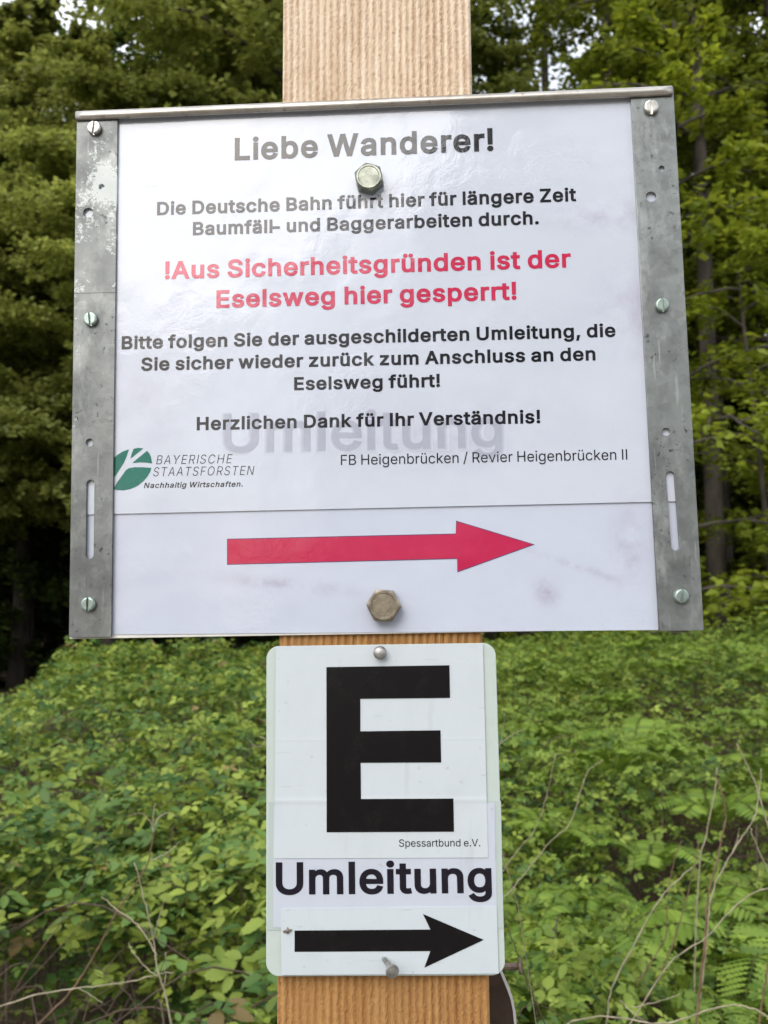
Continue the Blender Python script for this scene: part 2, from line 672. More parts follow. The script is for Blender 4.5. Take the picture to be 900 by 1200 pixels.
# ------------------------------------------------------------------ trees
def make_tree(name, label, h, crown_lo, rad, n_limb, leaves, leaf_len, lo, hi, r0=0.16, droop=0.25, bark_m=None, lean=0.0, cat='tree', flat=0.75, upper=0.6):
    """A tapered wobbling trunk with limbs; leaves lie in flat sprays along the twigs of each limb."""
    root = empty(name)
    tag(root, label, cat)
    mb = MB()
    pts, rr = [], []
    ph = random.random() * 6
    for i in range(13):
        t = i / 12
        pts.append(Vector((0.12 * math.sin(ph + 3.1 * t) * t + lean * t * h, 0.12 * math.cos(ph + 2.3 * t) * t, t * h - 0.2)))
        rr.append(r0 * (1 - 0.86 * t) * (1.35 if i == 0 else 1.0) + 0.004)
    mb.tube(pts, rr, 10)
    P, D, N, TT = [], [], [], []
    per = max(4, leaves // n_limb)
    for li in range(n_limb):
        t = crown_lo + (1 - crown_lo) * ((li + random.random()) / n_limb)
        k = t * 12
        i0 = min(11, int(k))
        base = pts[i0].lerp(pts[i0 + 1], k - i0)
        rel = (t - crown_lo) / (1 - crown_lo)
        prof = (0.55 + 0.45 * math.sin(math.pi * min(1, rel * 0.9 + 0.12))) * (1.0 - 0.55 * max(0, rel - 0.6) / 0.4)
        ln = rad * prof * random.uniform(0.7, 1.15)
        az = li * 2.399 + random.uniform(-0.5, 0.5)
        rise = 0.15 + upper * rel * random.uniform(0.6, 1.3)
        hd = Vector((math.cos(az), math.sin(az), 0))
        lp = []
        for s in range(6):
            q = s / 5
            lp.append(base + hd * ln * q + Vector((0, 0, ln * (rise * q - droop * q * q * 1.6))) + Vector((random.uniform(-.05, .05), random.uniform(-.05, .05), 0)) * ln * q)
        rb = max(0.010, rr[i0] * (0.28 if r0 < 0.15 else 0.4))
        mb.tube(lp, [rb * (1 - 0.85 * s / 5) + 0.003 for s in range(6)], 5, False)
        lpa = np.array([tuple(p) for p in lp])
        ntw = max(5, int(ln * 7))
        light = random.random()
        for tw in range(ntw):
            q = 0.18 + 0.82 * (tw + random.random()) / ntw
            f = q * 5
            j = min(4, int(f))
            b = lpa[j] * (1 - f + j) + lpa[j + 1] * (f - j)
            tl = ln * random.uniform(0.16, 0.36) * (1.15 - 0.5 * q)
            a2 = az + random.choice((-1, 1)) * random.uniform(0.35, 1.25)
            td = np.array([math.cos(a2), math.sin(a2), random.uniform(-0.28, 0.22)])
            if tw % 3 == 0:
                e = b + td * tl
                mb.tube([b, (b + e) / 2 + np.array([0, 0, 0.02]), e - np.array([0, 0, tl * .12])], [0.008, 0.005, 0.002], 4, False)
            n = max(3, per // ntw)
            u = rng.random(n) ** 0.8
            side = rng.choice([-1.0, 1.0], n)
            pr = np.array([-td[1], td[0], 0])
            p = b + td[None] * (tl * u)[:, None] + pr[None] * (side * tl * 0.22 * rng.random(n))[:, None]
            p[:, 2] += -0.14 * tl * u * u + rng.normal(0, 0.035 + 0.05 * (1 - flat), n)
            dd = td[None] * 0.6 + pr[None] * side[:, None] * 0.9 + rng.normal(0, 0.25, (n, 3))
            dd[:, 2] -= 0.15
            nn = np.array([0, 0, 1.0])[None] * flat + rng.normal(0, 0.42, (n, 3))
            P.append(p)
            D.append(dd)
            N.append(nn)
            tint = tints(n, lo, hi, 1.2) * (0.80 + 0.4 * light)
            TT.append(tint)
    P, D, N, TT = map(np.concatenate, (P, D, N, TT))
    L = leaf_len * rng.uniform(0.65, 1.25, len(P))
    tr = mb.build('trunk', bark_m or m_bark, root, True)
    join_leaves('crown', [leaves_mesh('crown', P, D, N, L, L * rng.uniform(0.5, 0.72, len(P)), TT, TRI4)], m_leaf, root)
    return root


def put(root, x, y, rz, s=1.0, first=False, label=None, sz=None):
    if first:
        r = root
    else:
        r = root.copy()
        C.objects.link(r)
        for ch in list(root.children):
            c_ = ch.copy()
            C.objects.link(c_)
            c_.parent = r
    r.location = (x, y, float(ground_z(x, y)) - 0.02)
    r.rotation_euler = (0, 0, rz)
    r.scale = (s, s, sz or s)
    if label:
        r['label'] = label
    return r


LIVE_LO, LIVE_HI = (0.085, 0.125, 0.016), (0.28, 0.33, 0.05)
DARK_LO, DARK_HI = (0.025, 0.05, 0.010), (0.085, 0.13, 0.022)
beech = make_tree('beech_tree', 'x', 12, 0.07, 3.1, 62, 120000, 0.10, LIVE_LO, LIVE_HI, 0.17, 0.32)
oak = make_tree('broadleaf_tree', 'x', 15, 0.16, 3.6, 54, 80000, 0.11, DARK_LO, LIVE_HI, 0.2, 0.22, None, 0, 'tree', 0.55)
canopy = make_tree('spreading_beech', 'x', 12.5, 0.33, 4.0, 64, 170000, 0.115, (0.15, 0.19, 0.04), (0.37, 0.41, 0.11), 0.18, 0.22, None, 0, 'tree', 0.65)
bush = make_tree('shade_bush', 'x', 4.2, 0.03, 1.9, 34, 26000, 0.10, (0.02, 0.04, 0.008), (0.07, 0.10, 0.02), 0.04, 0.2, None, 0, 'bush', 0.6)  # added to darken the forest; its shade is put into the leaf colour
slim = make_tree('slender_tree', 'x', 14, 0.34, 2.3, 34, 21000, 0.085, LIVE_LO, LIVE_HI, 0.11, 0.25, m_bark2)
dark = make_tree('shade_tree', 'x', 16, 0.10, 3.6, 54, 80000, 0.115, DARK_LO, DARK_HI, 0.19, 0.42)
sapling = make_tree('young_beech', 'x', 4.6, 0.06, 1.35, 26, 9000, 0.07, (0.16, 0.22, 0.025), (0.33, 0.39, 0.05), 0.035, 0.3, m_bark2, 0, 'young tree')

used = set()
GROUP_TREES = 'trees of the forest edge behind the sign'
GROUP_DEEP = 'trees deep in the forest'


def tree_at(proto, px, d, rz, s, label, group=GROUP_TREES, sz=None):
    p = at(px, 737, d)
    r = put(proto, p.x, p.y, rz, s, proto.name not in used, label, sz)
    used.add(proto.name)
    r['group'] = group
    return r


# front row, left of the post: boughs down to the ground
tree_at(canopy, -90, 10.0, 0.4, 0.52, 'leafy bright green tree cut by the left edge beside the board')
tree_at(canopy, 128, 10.2, 3.0, 0.50, 'lower leafy tree behind the upper left corner of the board')
tree_at(canopy, 390, 10.8, 1.9, 0.80, 'tall leafy tree standing behind the post, its boughs reaching out to the left', sz=0.95)
tree_at(canopy, 250, 10.6, 2.6, 0.58, 'leafy green tree rising above the left half of the board')
tree_at(canopy, 25, 11.6, 5.1, 0.69, 'rounded lower tree just under the bright sky corner at upper left')
tree_at(oak, -20, 13.8, 1.0, 0.58, 'broad tree behind the rounded tree under the bright sky corner')
tree_at(oak, 330, 13.0, 4.0, 0.9, 'broad tree between two bright trees left of the post')
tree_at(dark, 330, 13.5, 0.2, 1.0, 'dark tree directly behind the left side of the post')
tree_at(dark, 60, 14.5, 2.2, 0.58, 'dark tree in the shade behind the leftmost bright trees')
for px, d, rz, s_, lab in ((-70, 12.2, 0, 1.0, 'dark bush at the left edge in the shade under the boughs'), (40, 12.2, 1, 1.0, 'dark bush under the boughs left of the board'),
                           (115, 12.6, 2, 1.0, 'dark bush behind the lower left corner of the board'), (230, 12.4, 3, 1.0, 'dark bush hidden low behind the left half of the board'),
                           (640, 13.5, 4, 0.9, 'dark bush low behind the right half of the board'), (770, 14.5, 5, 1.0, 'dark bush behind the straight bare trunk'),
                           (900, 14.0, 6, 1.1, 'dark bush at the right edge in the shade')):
    tree_at(bush, px, d, rz, s_, lab, 'dark bushes added for the forest shade')
# right of the post
tree_at(slim, 655, 14.0, 0.9, 1.05, 'slender tree with dark stem against the bright sky gap above the board')
tree_at(slim, 742, 13.0, 3.2, 1.1, 'slender tree with pale grey stem above the right end of the board')
tree_at(slim, 842, 10.5, 5.0, 1.0, 'straight brown trunk bare below, standing right of the board', sz=1.15)
tree_at(slim, 856, 12.5, 2.0, 0.9, 'thin pale trunk close behind the straight brown trunk', sz=1.1)
tree_at(beech, 935, 11.5, 1.4, 0.95, 'leafy yellow-green tree at the right edge beside the board')
tree_at(beech, 800, 15.5, 5.5, 0.95, 'leafy green tree behind the bare straight trunk')
tree_at(sapling, 812, 8.6, 0.3, 1.45, 'young tree with bright layered sprays just right of the metal strip')
tree_at(sapling, 905, 9.0, 2.3, 1.0, 'low young tree with bright sprays at the right edge of the undergrowth')
tree_at(sapling, 660, 9.3, 4.1, 0.62, 'small young tree low behind the lower right of the board')
# deeper
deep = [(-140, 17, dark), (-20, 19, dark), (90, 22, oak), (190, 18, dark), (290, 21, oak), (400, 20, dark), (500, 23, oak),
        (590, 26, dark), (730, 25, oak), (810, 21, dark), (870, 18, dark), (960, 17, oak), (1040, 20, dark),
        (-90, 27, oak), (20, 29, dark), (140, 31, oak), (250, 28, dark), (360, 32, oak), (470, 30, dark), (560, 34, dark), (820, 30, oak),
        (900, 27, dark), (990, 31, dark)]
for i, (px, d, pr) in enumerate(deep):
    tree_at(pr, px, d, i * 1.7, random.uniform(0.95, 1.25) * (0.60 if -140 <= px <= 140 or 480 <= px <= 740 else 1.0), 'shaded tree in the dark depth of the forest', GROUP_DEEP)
# unseen trees, added to darken the sheet's reflection: tall right, low left
for i, (x, y, s_) in enumerate(((1.5, -24, 0.95), (6, -22, 0.95), (11, -25, 1.1), (16, -21, 1.1), (3.5, -30, 1.2), (-3, -26, 0.62), (-7.5, -25, 0.5),
                                (-12, -27, 0.5), (-17, -24, 0.5), (-22, -22, 0.62), (9, -31, 1.3), (-1, -29, 0.75), (22, -17, 1.1))):
    r = put(dark, x, y, i * 1.3, s_, False, 'unseen dark tree added across the path to shape the sheet reflection')
    r['group'] = 'unseen trees added across the path'
# far wood as one mass
chunks = []
n = 42000
ang = rng.uniform(-1.0, 1.0, n)
dd_ = rng.uniform(38, 60, n)
P = np.stack([np.sin(ang) * dd_, np.cos(ang) * dd_, rng.random(n) ** 1.3 * 15], 1)
P[:, 2] *= 0.55 + 0.45 * vnoise(P[:, 0], P[:, 1] * 0.2, 0.35, 9)
P[:, 2] += ground_z(P[:, 0], P[:, 1])
L = rng.uniform(0.5, 1.1, n)
chunks.append(leaves_mesh('far', P, rng.normal(0, 1, (n, 3)), rng.normal(0, 0.6, (n, 3)) + np.array([0, 0, 0.8]), L, L * 0.7, tints(n, DARK_LO, DARK_HI), TRI4))
fw = join_leaves('far_woods', chunks, m_leaf)
tag(fw, 'far mass of forest closing the view behind the trees', 'woods', kind='stuff')

# ------------------------------------------------------------------ undergrowth
T_NEAR = leaf_template(9, 0.16, 0.5, 0.22, 0.2)
T_MID = leaf_template(3, 0.0, 0.5, 0.22, 0.2)


def trifoliate(P, az, L, tilt, lo, hi, tmpl, nlf=3, p=1.0, bright=None):
    """Bramble leaves: a long terminal leaflet and two side ones from the same stalk end."""
    out = []
    n = len(P)
    tint0 = tints(n, lo, hi, 1.0, p)
    if bright is not None:
        tint0 = tint0 * bright[:, None]
    nrm = np.stack([rng.normal(0, tilt, n), rng.normal(-0.12, tilt, n), np.ones(n)], 1)
    nrm = unit(nrm)
    for k, (da, sc) in enumerate(((0, 1.0), (1.25, 0.82), (-1.25, 0.82), (2.3, 0.6), (-2.3, 0.6))[:nlf]):
        a = az + da + rng.normal(0, 0.15, n)
        D = np.stack([np.cos(a), np.sin(a), rng.normal(-0.12, 0.18, n)], 1)
        D = D - nrm * (D * nrm).sum(1, keepdims=True)
        N = unit(nrm + rng.normal(0, 0.16, (n, 3)))
        LL = L * sc * rng.uniform(0.85, 1.15, n)
        off = unit(D) * (L * (0.28 if k == 0 else 0.05))[:, None]
        out.append(leaves_mesh('b', P + off, D, N, LL, LL * rng.uniform(0.52, 0.68, n), tint0 * rng.uniform(0.9, 1.1, (n, 1)), tmpl))
    return out


def sample(n, d0, d1, power=1.0):
    d = d0 + (d1 - d0) * rng.random(n) ** power
    half = 0.42 * d + 0.30
    x = rng.uniform(-1, 1, n) * half - 0.042 * d + 0.02
    return x, d - 0.494


gap = at(95, 1120, 1.75)
gap2 = at(240, 790, 5.2)
GAPS = [(gap.x, gap.y, 0.30, 0.94), (gap.x + 0.16, gap.y + 0.12, 0.14, 0.75)]


def keep_mask(x, y, thr=0.36):
    k = (vnoise(x, y, 2.6, 21) * 0.6 + vnoise(x, y, 6.0, 22) * 0.4) > thr * rng.uniform(0.85, 1.12, len(x))
    for gx_, gy_, r_, a_ in GAPS:
        k &= ~((((x - gx_) / r_) ** 2 + ((y - gy_) / (r_ * 1.4)) ** 2 < rng.uniform(0.5, 1.2, len(x))) & (rng.random(len(x)) < a_))
    return k


chunks = []
BR_LO, BR_HI = (0.05, 0.10, 0.02), (0.17, 0.25, 0.04)
for (n, d0, d1, tmpl, thr) in ((17000, 1.05, 3.0, T_NEAR, 0.40), (68000, 2.9, 10.5, T_MID, 0.36)):
    x, y = sample(n, d0, d1, 0.75)
    k = keep_mask(x, y, thr)
    x, y = x[k], y[k]
    rightness = np.clip((x / (y + 0.494) + 0.02) / 0.15, 0, 1)
    depth = rng.exponential(0.15, len(x))
    depth = np.minimum(depth, 0.5)
    z = veg_top(x, y) - depth + rng.normal(0, 0.025, len(x))
    P = np.stack([x, y, z], 1)
    L = (0.038 - 0.014 * rightness) * rng.uniform(0.45, 1.45, len(x))
    az = rng.uniform(0, 2 * math.pi, len(x))
    patch = vnoise(x, y, 1.9, 31)
    sel = rng.random(len(x)) < 0.30 + 0.5 * patch
    old = rng.random(len(x)) < 0.014
    sel &= ~old
    for grp, lo, hi in ((old, (0.16, 0.12, 0.04), (0.30, 0.22, 0.09)), (sel, (0.145, 0.21, 0.03), (0.305, 0.37, 0.065)), (~sel & ~old, (0.04, 0.10, 0.024), (0.145, 0.235, 0.05))):
        chunks += trifoliate(P[grp], az[grp], L[grp], 0.42, lo, hi, tmpl)
# small herbs, thicker on the right
x, y = sample(42000, 1.1, 8.5, 0.8)
k = (x / (y + 0.494) > rng.normal(0.02, 0.06, len(x))) & keep_mask(x, y, 0.32)
x, y = x[k], y[k]
P = np.stack([x, y, veg_top(x, y) + 0.03 - rng.exponential(0.10, len(x))], 1)
chunks += trifoliate(P, rng.uniform(0, 6.28, len(x)), 0.022 * rng.uniform(0.6, 1.4, len(x)), 0.55, (0.09, 0.155, 0.02), (0.23, 0.305, 0.045), T_MID, 5)
ug = join_leaves('undergrowth', chunks, m_bramble)
tag(ug, 'tangled bramble undergrowth covering the bank behind the post', 'undergrowth', kind='stuff')
# the canes and dead twigs inside the brambles
mb = MB()
x, y = sample(420, 1.1, 5.0, 0.8)
for i in range(len(x)):
    gz = float(ground_z(x[i], y[i]))
    top = float(veg_top(x[i], y[i])) - random.uniform(0.0, 0.22)
    a = random.uniform(0, 6.28)
    r_ = random.uniform(0.1, 0.4)
    b = Vector((x[i], y[i], gz))
    mb.tube(spline([b, b + Vector((math.cos(a) * r_ * .3, math.sin(a) * r_ * .3, (top - gz) * .7)), b + Vector((math.cos(a) * r_, math.sin(a) * r_, top - gz)),
                    b + Vector((math.cos(a) * r_ * 1.7, math.sin(a) * r_ * 1.7, (top - gz) * .85))], 4),
            list(np.linspace(0.0035, 0.0012, 13)), 4, False)
for i in range(190):
    b = Vector((gap.x + random.gauss(0.03, 0.17), gap.y + random.gauss(0.05, 0.2), 0))
    b.z = float(veg_top(b.x, b.y)) - random.uniform(0.06, 0.4)
    a = random.uniform(0, 6.28)
    ln = random.uniform(0.08, 0.3)
    e = b + Vector((math.cos(a) * ln, math.sin(a) * ln, random.uniform(-0.12, 0.16)))
    mid = (b + e) / 2 + Vector((random.gauss(0, .02), random.gauss(0, .02), random.gauss(0, .03)))
    mb.tube(spline([b, mid, e], 3), list(np.linspace(random.uniform(0.0008, 0.0019), 0.0005, 7)), 4, False)
o = mb.build('undergrowth_twigs', m_twig_dark, None, True)
tag(o, 'brown canes and dead twigs inside the brambles', 'twigs', kind='stuff')


# ------------------------------------------------------------------ ferns
T_PIN = leaf_template(15, 0.62, 0.5, 0.1, 0.22)


def make_fern(label, loc, n_fr, ln, az0, rz, lo=(0.11, 0.19, 0.025), hi=(0.23, 0.33, 0.045), spread=6.28):
    root = empty('fern', loc)
    tag(root, label, 'fern', 'ferns in the undergrowth right of the post')
    for fI in range(n_fr):
        a = az0 + spread * fI / n_fr + random.uniform(-.25, .25)
        L_ = ln * random.uniform(0.8, 1.15)
        hd = Vector((math.cos(a), math.sin(a), 0))
        pts = [Vector((0, 0, 0)), hd * L_ * .18 + Vector((0, 0, L_ * .38)), hd * L_ * .5 + Vector((0, 0, L_ * .62)), hd * L_ * .95 + Vector((0, 0, L_ * .52))]
        cv = spline(pts, 14)
        m_ = MB()
        m_.tube(cv, list(np.linspace(0.0028, 0.0006, len(cv))), 4, False)
        P, D, N, LL = [], [], [], []
        npin = 20
        for k in range(npin):
            t = 0.24 + 0.75 * k / npin
            f = t * (len(cv) - 1)
            j = min(len(cv) - 2, int(f))
            p = cv[j].lerp(cv[j + 1], f - j)
            tan = (cv[j + 1] - cv[j]).normalized()
            sd_ = tan.cross(Vector((0, 0, 1))).normalized()
            nrm = sd_.cross(tan)
            pl = L_ * 0.24 * (math.sin(math.pi * (0.18 + 0.8 * (1 - t)))) * 1.05 + 0.006
            for s in (-1, 1):
                dr = (sd_ * s + tan * 0.35 - Vector((0, 0, 0.12))).normalized()
                P.append(tuple(p)); D.append(tuple(dr)); N.append(tuple(nrm)); LL.append(pl)
        n = len(P)
        LL = np.array(LL) * rng.uniform(0.85, 1.15, n)
        ch = leaves_mesh('f', np.array(P), np.array(D), np.array(N) + rng.normal(0, .12, (n, 3)), LL, LL * 0.30, tints(n, lo, hi, .8), T_PIN)
        V0 = np.array(m_.V)
        F0 = np.array([t for q_ in m_.F for t in ((q_[0], q_[1], q_[2]), (q_[0], q_[2], q_[3]))])
        join_leaves('frond', [ch, (V0, F0, np.tile(np.array([[0.10, 0.12, 0.03]]), (len(V0), 1)))], m_bramble, root)
    return root


def veg_pt(px, py, d):
    p = at(px, py, d)
    return p


protos = []
for (px, py, d, nf, ln, az, lab) in (
        (830, 1140, 1.95, 6, 0.42, 0.2, 'bright fern behind the thick brown stalk at lower right'),
        (900, 1100, 2.1, 6, 0.42, 1.0, 'fern at the right edge with fronds pointing at the sign'),
        (690, 1080, 2.2, 7, 0.36, 0.5, 'yellow-green fern midway between the post and the thick brown stalk'),
        (635, 1150, 1.9, 6, 0.28, 0.8, 'small fern close beside the post at the bottom')):
    p = at(px, py, d)
    protos.append(make_fern(lab, (p.x, p.y, float(p.z) - ln * 0.46), nf, ln * 0.8, az, 0))
for i in range(30):
    d = 2.3 + 4.2 * (i / 30) ** 1.2
    px = 610 + 300 * ((i * 0.618) % 1.0)
    p = at(px, 737, d)
    r = protos[i % 4].copy()
    C.objects.link(r)
    for ch in list(protos[i % 4].children):
        c_ = ch.copy()
        C.objects.link(c_)
        c_.parent = r
    sc_ = random.uniform(0.42, 0.78)
    r.scale = (sc_, sc_, sc_)
    r.rotation_euler = (random.gauss(0, .1), random.gauss(0, .1), i * 2.1)
    r.location = (p.x, p.y, float(veg_top(p.x, p.y)) - 0.17 * sc_)
    r['label'] = 'fern among the herbs up the bank right of the post'


# ------------------------------------------------------------------ dry stalks
def stalk(label, lines, mat, group='dry stalks among the undergrowth', slots=None):
    """lines: list of (pixel polyline, depth at its first and last point, radius in mm at first and last point); the first line reaches the ground."""
    mb = MB()
    for li, (pl, d0, d1, r0, r1) in enumerate(lines):
        n = len(pl)
        P = [at(x, y, d0 + (d1 - d0) * i / (n - 1)) for i, (x, y) in enumerate(pl)]
        if li == 0:
            b = P[0]
            dx = (P[0] - P[1]).normalized()
            e = b + dx * 0.22
            gz = float(ground_z(e.x, e.y)) - 0.03
            if e.z > gz + 0.05:
                P = [Vector((e.x + dx.x * 0.1, e.y, gz)), e] + P
        Q = spline(P, 6)
        jit = [q + Vector((random.gauss(0, .0006), random.gauss(0, .0006), random.gauss(0, .0006))) for q in Q]
        rr = [(r0 + (r1 - r0) * i / (len(Q) - 1)) * 0.00062 * random.uniform(0.88, 1.14) for i in range(len(Q))]
        nf = len(mb.F)
        mb.tube(jit, rr, 6, True)
        if slots:
            mb.S[nf:] = [slots[li]] * (len(mb.F) - nf)
    o = mb.build('dry_stalk', mat, None, True)
    return tag(o, label, 'stalk', group)


stalk('pale branching dry stalk standing up through the brambles at lower left',
      [([(200, 1198), (192.5, 1160), (185, 1138), (180, 1101), (170.5, 1061), (158, 1011)], 1.35, 1.35, 2.6, 1.2),
       ([(180, 1101), (185, 1080), (193, 1052)], 1.35, 1.33, 1.3, 0.7),
       ([(184, 1120), (161, 1083), (137, 1066), (119, 1050)], 1.35, 1.38, 1.6, 0.8),
       ([(184, 1145), (161, 1123), (150, 1105)], 1.35, 1.4, 1.0, 0.6),
       ([(192, 1160), (194, 1140), (194, 1116)], 1.35, 1.33, 1.3, 0.9)], m_twig_pale)
stalk('dark curved stalk with a split pale tip beside the branching stalk',
      [([(48, 1198), (88, 1156), (117, 1108), (137, 1068), (161, 1033), (174, 1009), (180, 973)], 1.55, 1.5, 3.6, 1.5),
       ([(175, 1009), (195, 1000), (211, 986)], 1.5, 1.48, 1.2, 0.8),
       ([(180, 976), (179, 962), (182, 942)], 1.5, 1.5, 2.0, 1.0), ([(180, 970), (172, 957), (162, 953), (150, 957)], 1.5, 1.48, 1.4, 0.6),
       ([(180, 970), (187, 957), (197, 953), (209, 958)], 1.5, 1.52, 1.4, 0.6)], [m_twig_brown, m_twig_pale], slots=(0, 1, 1, 1, 1))
stalk('pale dry stem lying almost level across the bottom left corner',
      [([(-30, 1192), (0, 1180), (55, 1163), (110, 1156), (154, 1150), (183, 1142), (204, 1140)], 1.45, 1.42, 2.4, 1.0),
       ([(92, 1158), (112, 1170), (120, 1176)], 1.44, 1.43, 1.0, 0.6)], m_twig_pale)
stalk('thin dark stem leaning at the far left above the bottom corner',
      [([(0, 1198), (22, 1153), (50, 1110), (70, 1083), (106, 1020), (121, 977)], 1.7, 1.75, 2.6, 1.2)], m_twig_dark)
stalk('tan stalk bending over to the right, nearest the sign of the tall stalks',
      [([(711, 1198), (717, 1160), (750, 1094), (768, 1061), (790, 1035), (812, 1016)], 1.5, 1.5, 2.4, 1.2)], m_twig_pale)
stalk('reddish stalk with a kink at mid height, beside the tan bending stalk',
      [([(717, 1200), (742, 1160), (779, 1101), (781, 1080), (783, 1050), (790, 1010), (799, 985)], 1.6, 1.62, 2.4, 1.0)], m_twig_brown)
stalk('dark reddish stalk leaning right, second left of the thick stalk',
      [([(742, 1198), (768, 1152), (790, 1101), (805, 1053), (814, 1012), (819, 985)], 1.65, 1.66, 2.8, 1.1)], m_twig_brown)
stalk('thickest brown stalk rising almost straight at lower right',
      [([(816, 1200), (823, 1130), (827, 1098), (830, 1050), (841, 1006), (850, 962), (848, 938), (838, 905)], 1.5, 1.52, 4.2, 1.6)], m_twig_brown)
stalk('tan stalk branching off right behind the thick brown stalk',
      [([(822, 1160), (828, 1098), (836, 1043), (863, 991), (882, 962), (889, 935), (892, 900)], 1.62, 1.66, 2.6, 1.2),
       ([(858, 998), (864, 985), (866, 970)], 1.64, 1.66, 1.2, 0.7)], m_twig_pale)
stalk('pale thin stalk arching up to the right edge',
      [([(735, 1205), (783, 1131), (827, 1098), (871, 1054), (900, 1041), (930, 1036)], 1.45, 1.4, 1.6, 1.4)], m_twig_pale)
stalk('pale stem arching low along the bottom right corner',
      [([(786, 1199), (823, 1186), (856, 1178), (882, 1182), (900, 1191), (925, 1205)], 1.35, 1.3, 1.8, 1.6)], m_twig_pale)
stalk('upright reddish stalk cut by the right edge at the bottom',
      [([(889, 1200), (896, 1156), (901, 1120), (908, 1080)], 1.5, 1.5, 3.2, 2.2)], m_twig_brown)
stalk('long thin tan stalk arching away from the lower sign toward the right',
      [([(595, 1048), (618, 1020), (643, 988), (669, 962), (690, 900), (706, 891)][:4] + [(687, 908), (706, 891)], 1.7, 1.8, 1.6, 0.8)], m_twig_pale)
stalk('thin tan stalk leaning beside the right edge of the lower sign',
      [([(590, 1020), (608, 995), (625, 975), (640, 935), (651, 883)], 1.8, 1.85, 1.4, 0.7)], m_twig_pale)
stalk('dark thin stem hanging in front of the side nail',
      [([(640, 1200), (625, 1167), (607, 1120), (592, 1080), (586, 1050)], 1.0, 1.0, 1.1, 0.8),
       ([(603, 1196), (612, 1184), (627, 1174), (650, 1186), (672, 1200)], 1.0, 1.0, 0.8, 0.6),
       ([(627, 1175), (630, 1190), (628, 1203)], 1.0, 1.0, 0.8, 0.6)], m_twig_dark)
stalk('whitish straight stalk leaning left near the right edge above the ferns',
      [([(905, 985), (898, 960), (882, 911), (863, 872)], 1.5, 1.5, 2.0, 1.5)], m_twig_pale)
stalk('thin whitish stalk crossing the leaning one at the right edge',
      [([(915, 1040), (900, 1020), (884, 985), (879, 970)], 1.5, 1.5, 1.4, 1.2)], m_twig_pale)
stalk('short bare twig sticking out in the undergrowth under the stalks',
      [([(765, 1202), (745, 1190), (729, 1175), (727, 1172)], 1.4, 1.42, 1.4, 1.0), ([(740, 1180), (770, 1174), (797, 1166)], 1.42, 1.42, 1.2, 0.7)], m_twig_pale)
stalk('faint upright stalk standing behind the thick brown stalk',
      [([(812, 1205), (815, 1100), (820, 1010), (826, 985), (837, 930), (840, 900)], 1.9, 1.9, 2.6, 1.6)], m_twig_pale)

stalk('short curled straw poking out left of the lower sign',
      [([(330, 880), (313, 869), (302, 876), (291, 867)], 0.75, 0.75, 0.5, 0.35), ([(302, 876), (297, 873), (292, 874)], 0.75, 0.75, 0.35, 0.25)], m_twig_pale)
stalk('short straw poking out right of the lower sign',
      [([(570, 890), (586, 872), (600, 861), (617, 855)], 1.0, 1.05, 0.8, 0.5), ([(586, 872), (590, 850), (592, 832)], 1.0, 1.0, 0.6, 0.4)], m_twig_pale)

# ------------------------------------------------------------------ wooden post
PX0, PX1, PD, PY = -0.05062, 0.05392, 0.10, 0.0042
M = Mat('sawn_wood', (0.5, 0.3, 0.15), 0.85, 0, 0.25)
v = M.coord((1, 1, 0.06))
tc = M.n('ShaderNodeTexCoord')
sx = M.n('ShaderNodeSeparateXYZ')
M.l(tc.outputs['Object'], sx.inputs[0])
grain = M.noise(v, 260, 6.0, 0.65)
c = M.mix(M.ramp(grain, [(0.3, 0.0), (0.7, 1.0)]), (0.33, 0.160, 0.052), (0.47, 0.262, 0.098))
# paler above the board, orange below it
hz = M.n('ShaderNodeMapRange')
hz.inputs['From Min'].default_value = 1.60
hz.inputs['From Max'].default_value = 1.78
M.l(sx.outputs['Z'], hz.inputs['Value'])
cw = M.mix(M.ramp(grain, [(0.3, 0.0), (0.7, 1.0)]), (0.62, 0.465, 0.325), (0.82, 0.69, 0.54))
c = M.mix(hz.outputs[0], c, cw)
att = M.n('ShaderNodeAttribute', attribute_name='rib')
c = M.mix(M.ramp(att.outputs['Fac'], [(0.05, 1.0), (0.62, 0.0)]), c, M.mix(0.5, c, (0.24, 0.11, 0.045)))  # grooves between ribs darkened in the colour, deepening their shade
blot = M.ramp(M.noise(M.coord((1, 1, 0.4)), 40, 5.0), [(0.5, 0.0), (0.75, 0.35)])
c = M.mix(blot, c, (0.36, 0.22, 0.10))
M.color(c)
M.bump(M.noise(M.coord((1, 1, 0.25)), 900, 4.0, 0.7), 0.5, 0.0006)
zs = np.concatenate([np.linspace(-0.1, 1.22, 24), np.arange(1.225, 1.45, 0.0011), np.arange(1.46, 1.76, 0.01), np.arange(1.765, 1.95, 0.0011), [2.0, 2.1, 2.25]])
NXF = 240
xs = np.linspace(PX0, PX1, NXF)
Zg, Xg = np.meshgrid(zs, xs, indexing='ij')
warp = xs + 0.0011 * (vnoise(xs, xs * 0, 60, 2) - 0.5)
phase = np.interp(xs, xs, np.cumsum(1 / (0.0037 + 0.0011 * (vnoise(xs, xs * 0, 90, 4) - 0.35))) * (xs[1] - xs[0]))
jitter = (vnoise(Xg, Zg, 30, 41) - 0.5) * 0.16 + (vnoise(Xg * 2.2, Zg, 620, 42) - 0.5) * 0.16 + (vnoise(Xg * 2, Zg, 1500, 46) - 0.5) * 0.16
rib = 0.5 + 0.5 * np.cos(2 * math.pi * (phase[None] + jitter))
rough = vnoise(Xg, Zg * 0.7, 800, 43) * 0.6 + vnoise(Xg, Zg * 0.6, 1700, 44) * 0.6
amp = 0.0013 * (0.55 + 0.9 * vnoise(xs, xs * 0, 45, 8))[None]
Yg = PY + 0.0012 - amp * (rib ** 0.8) - 0.00035 * rough
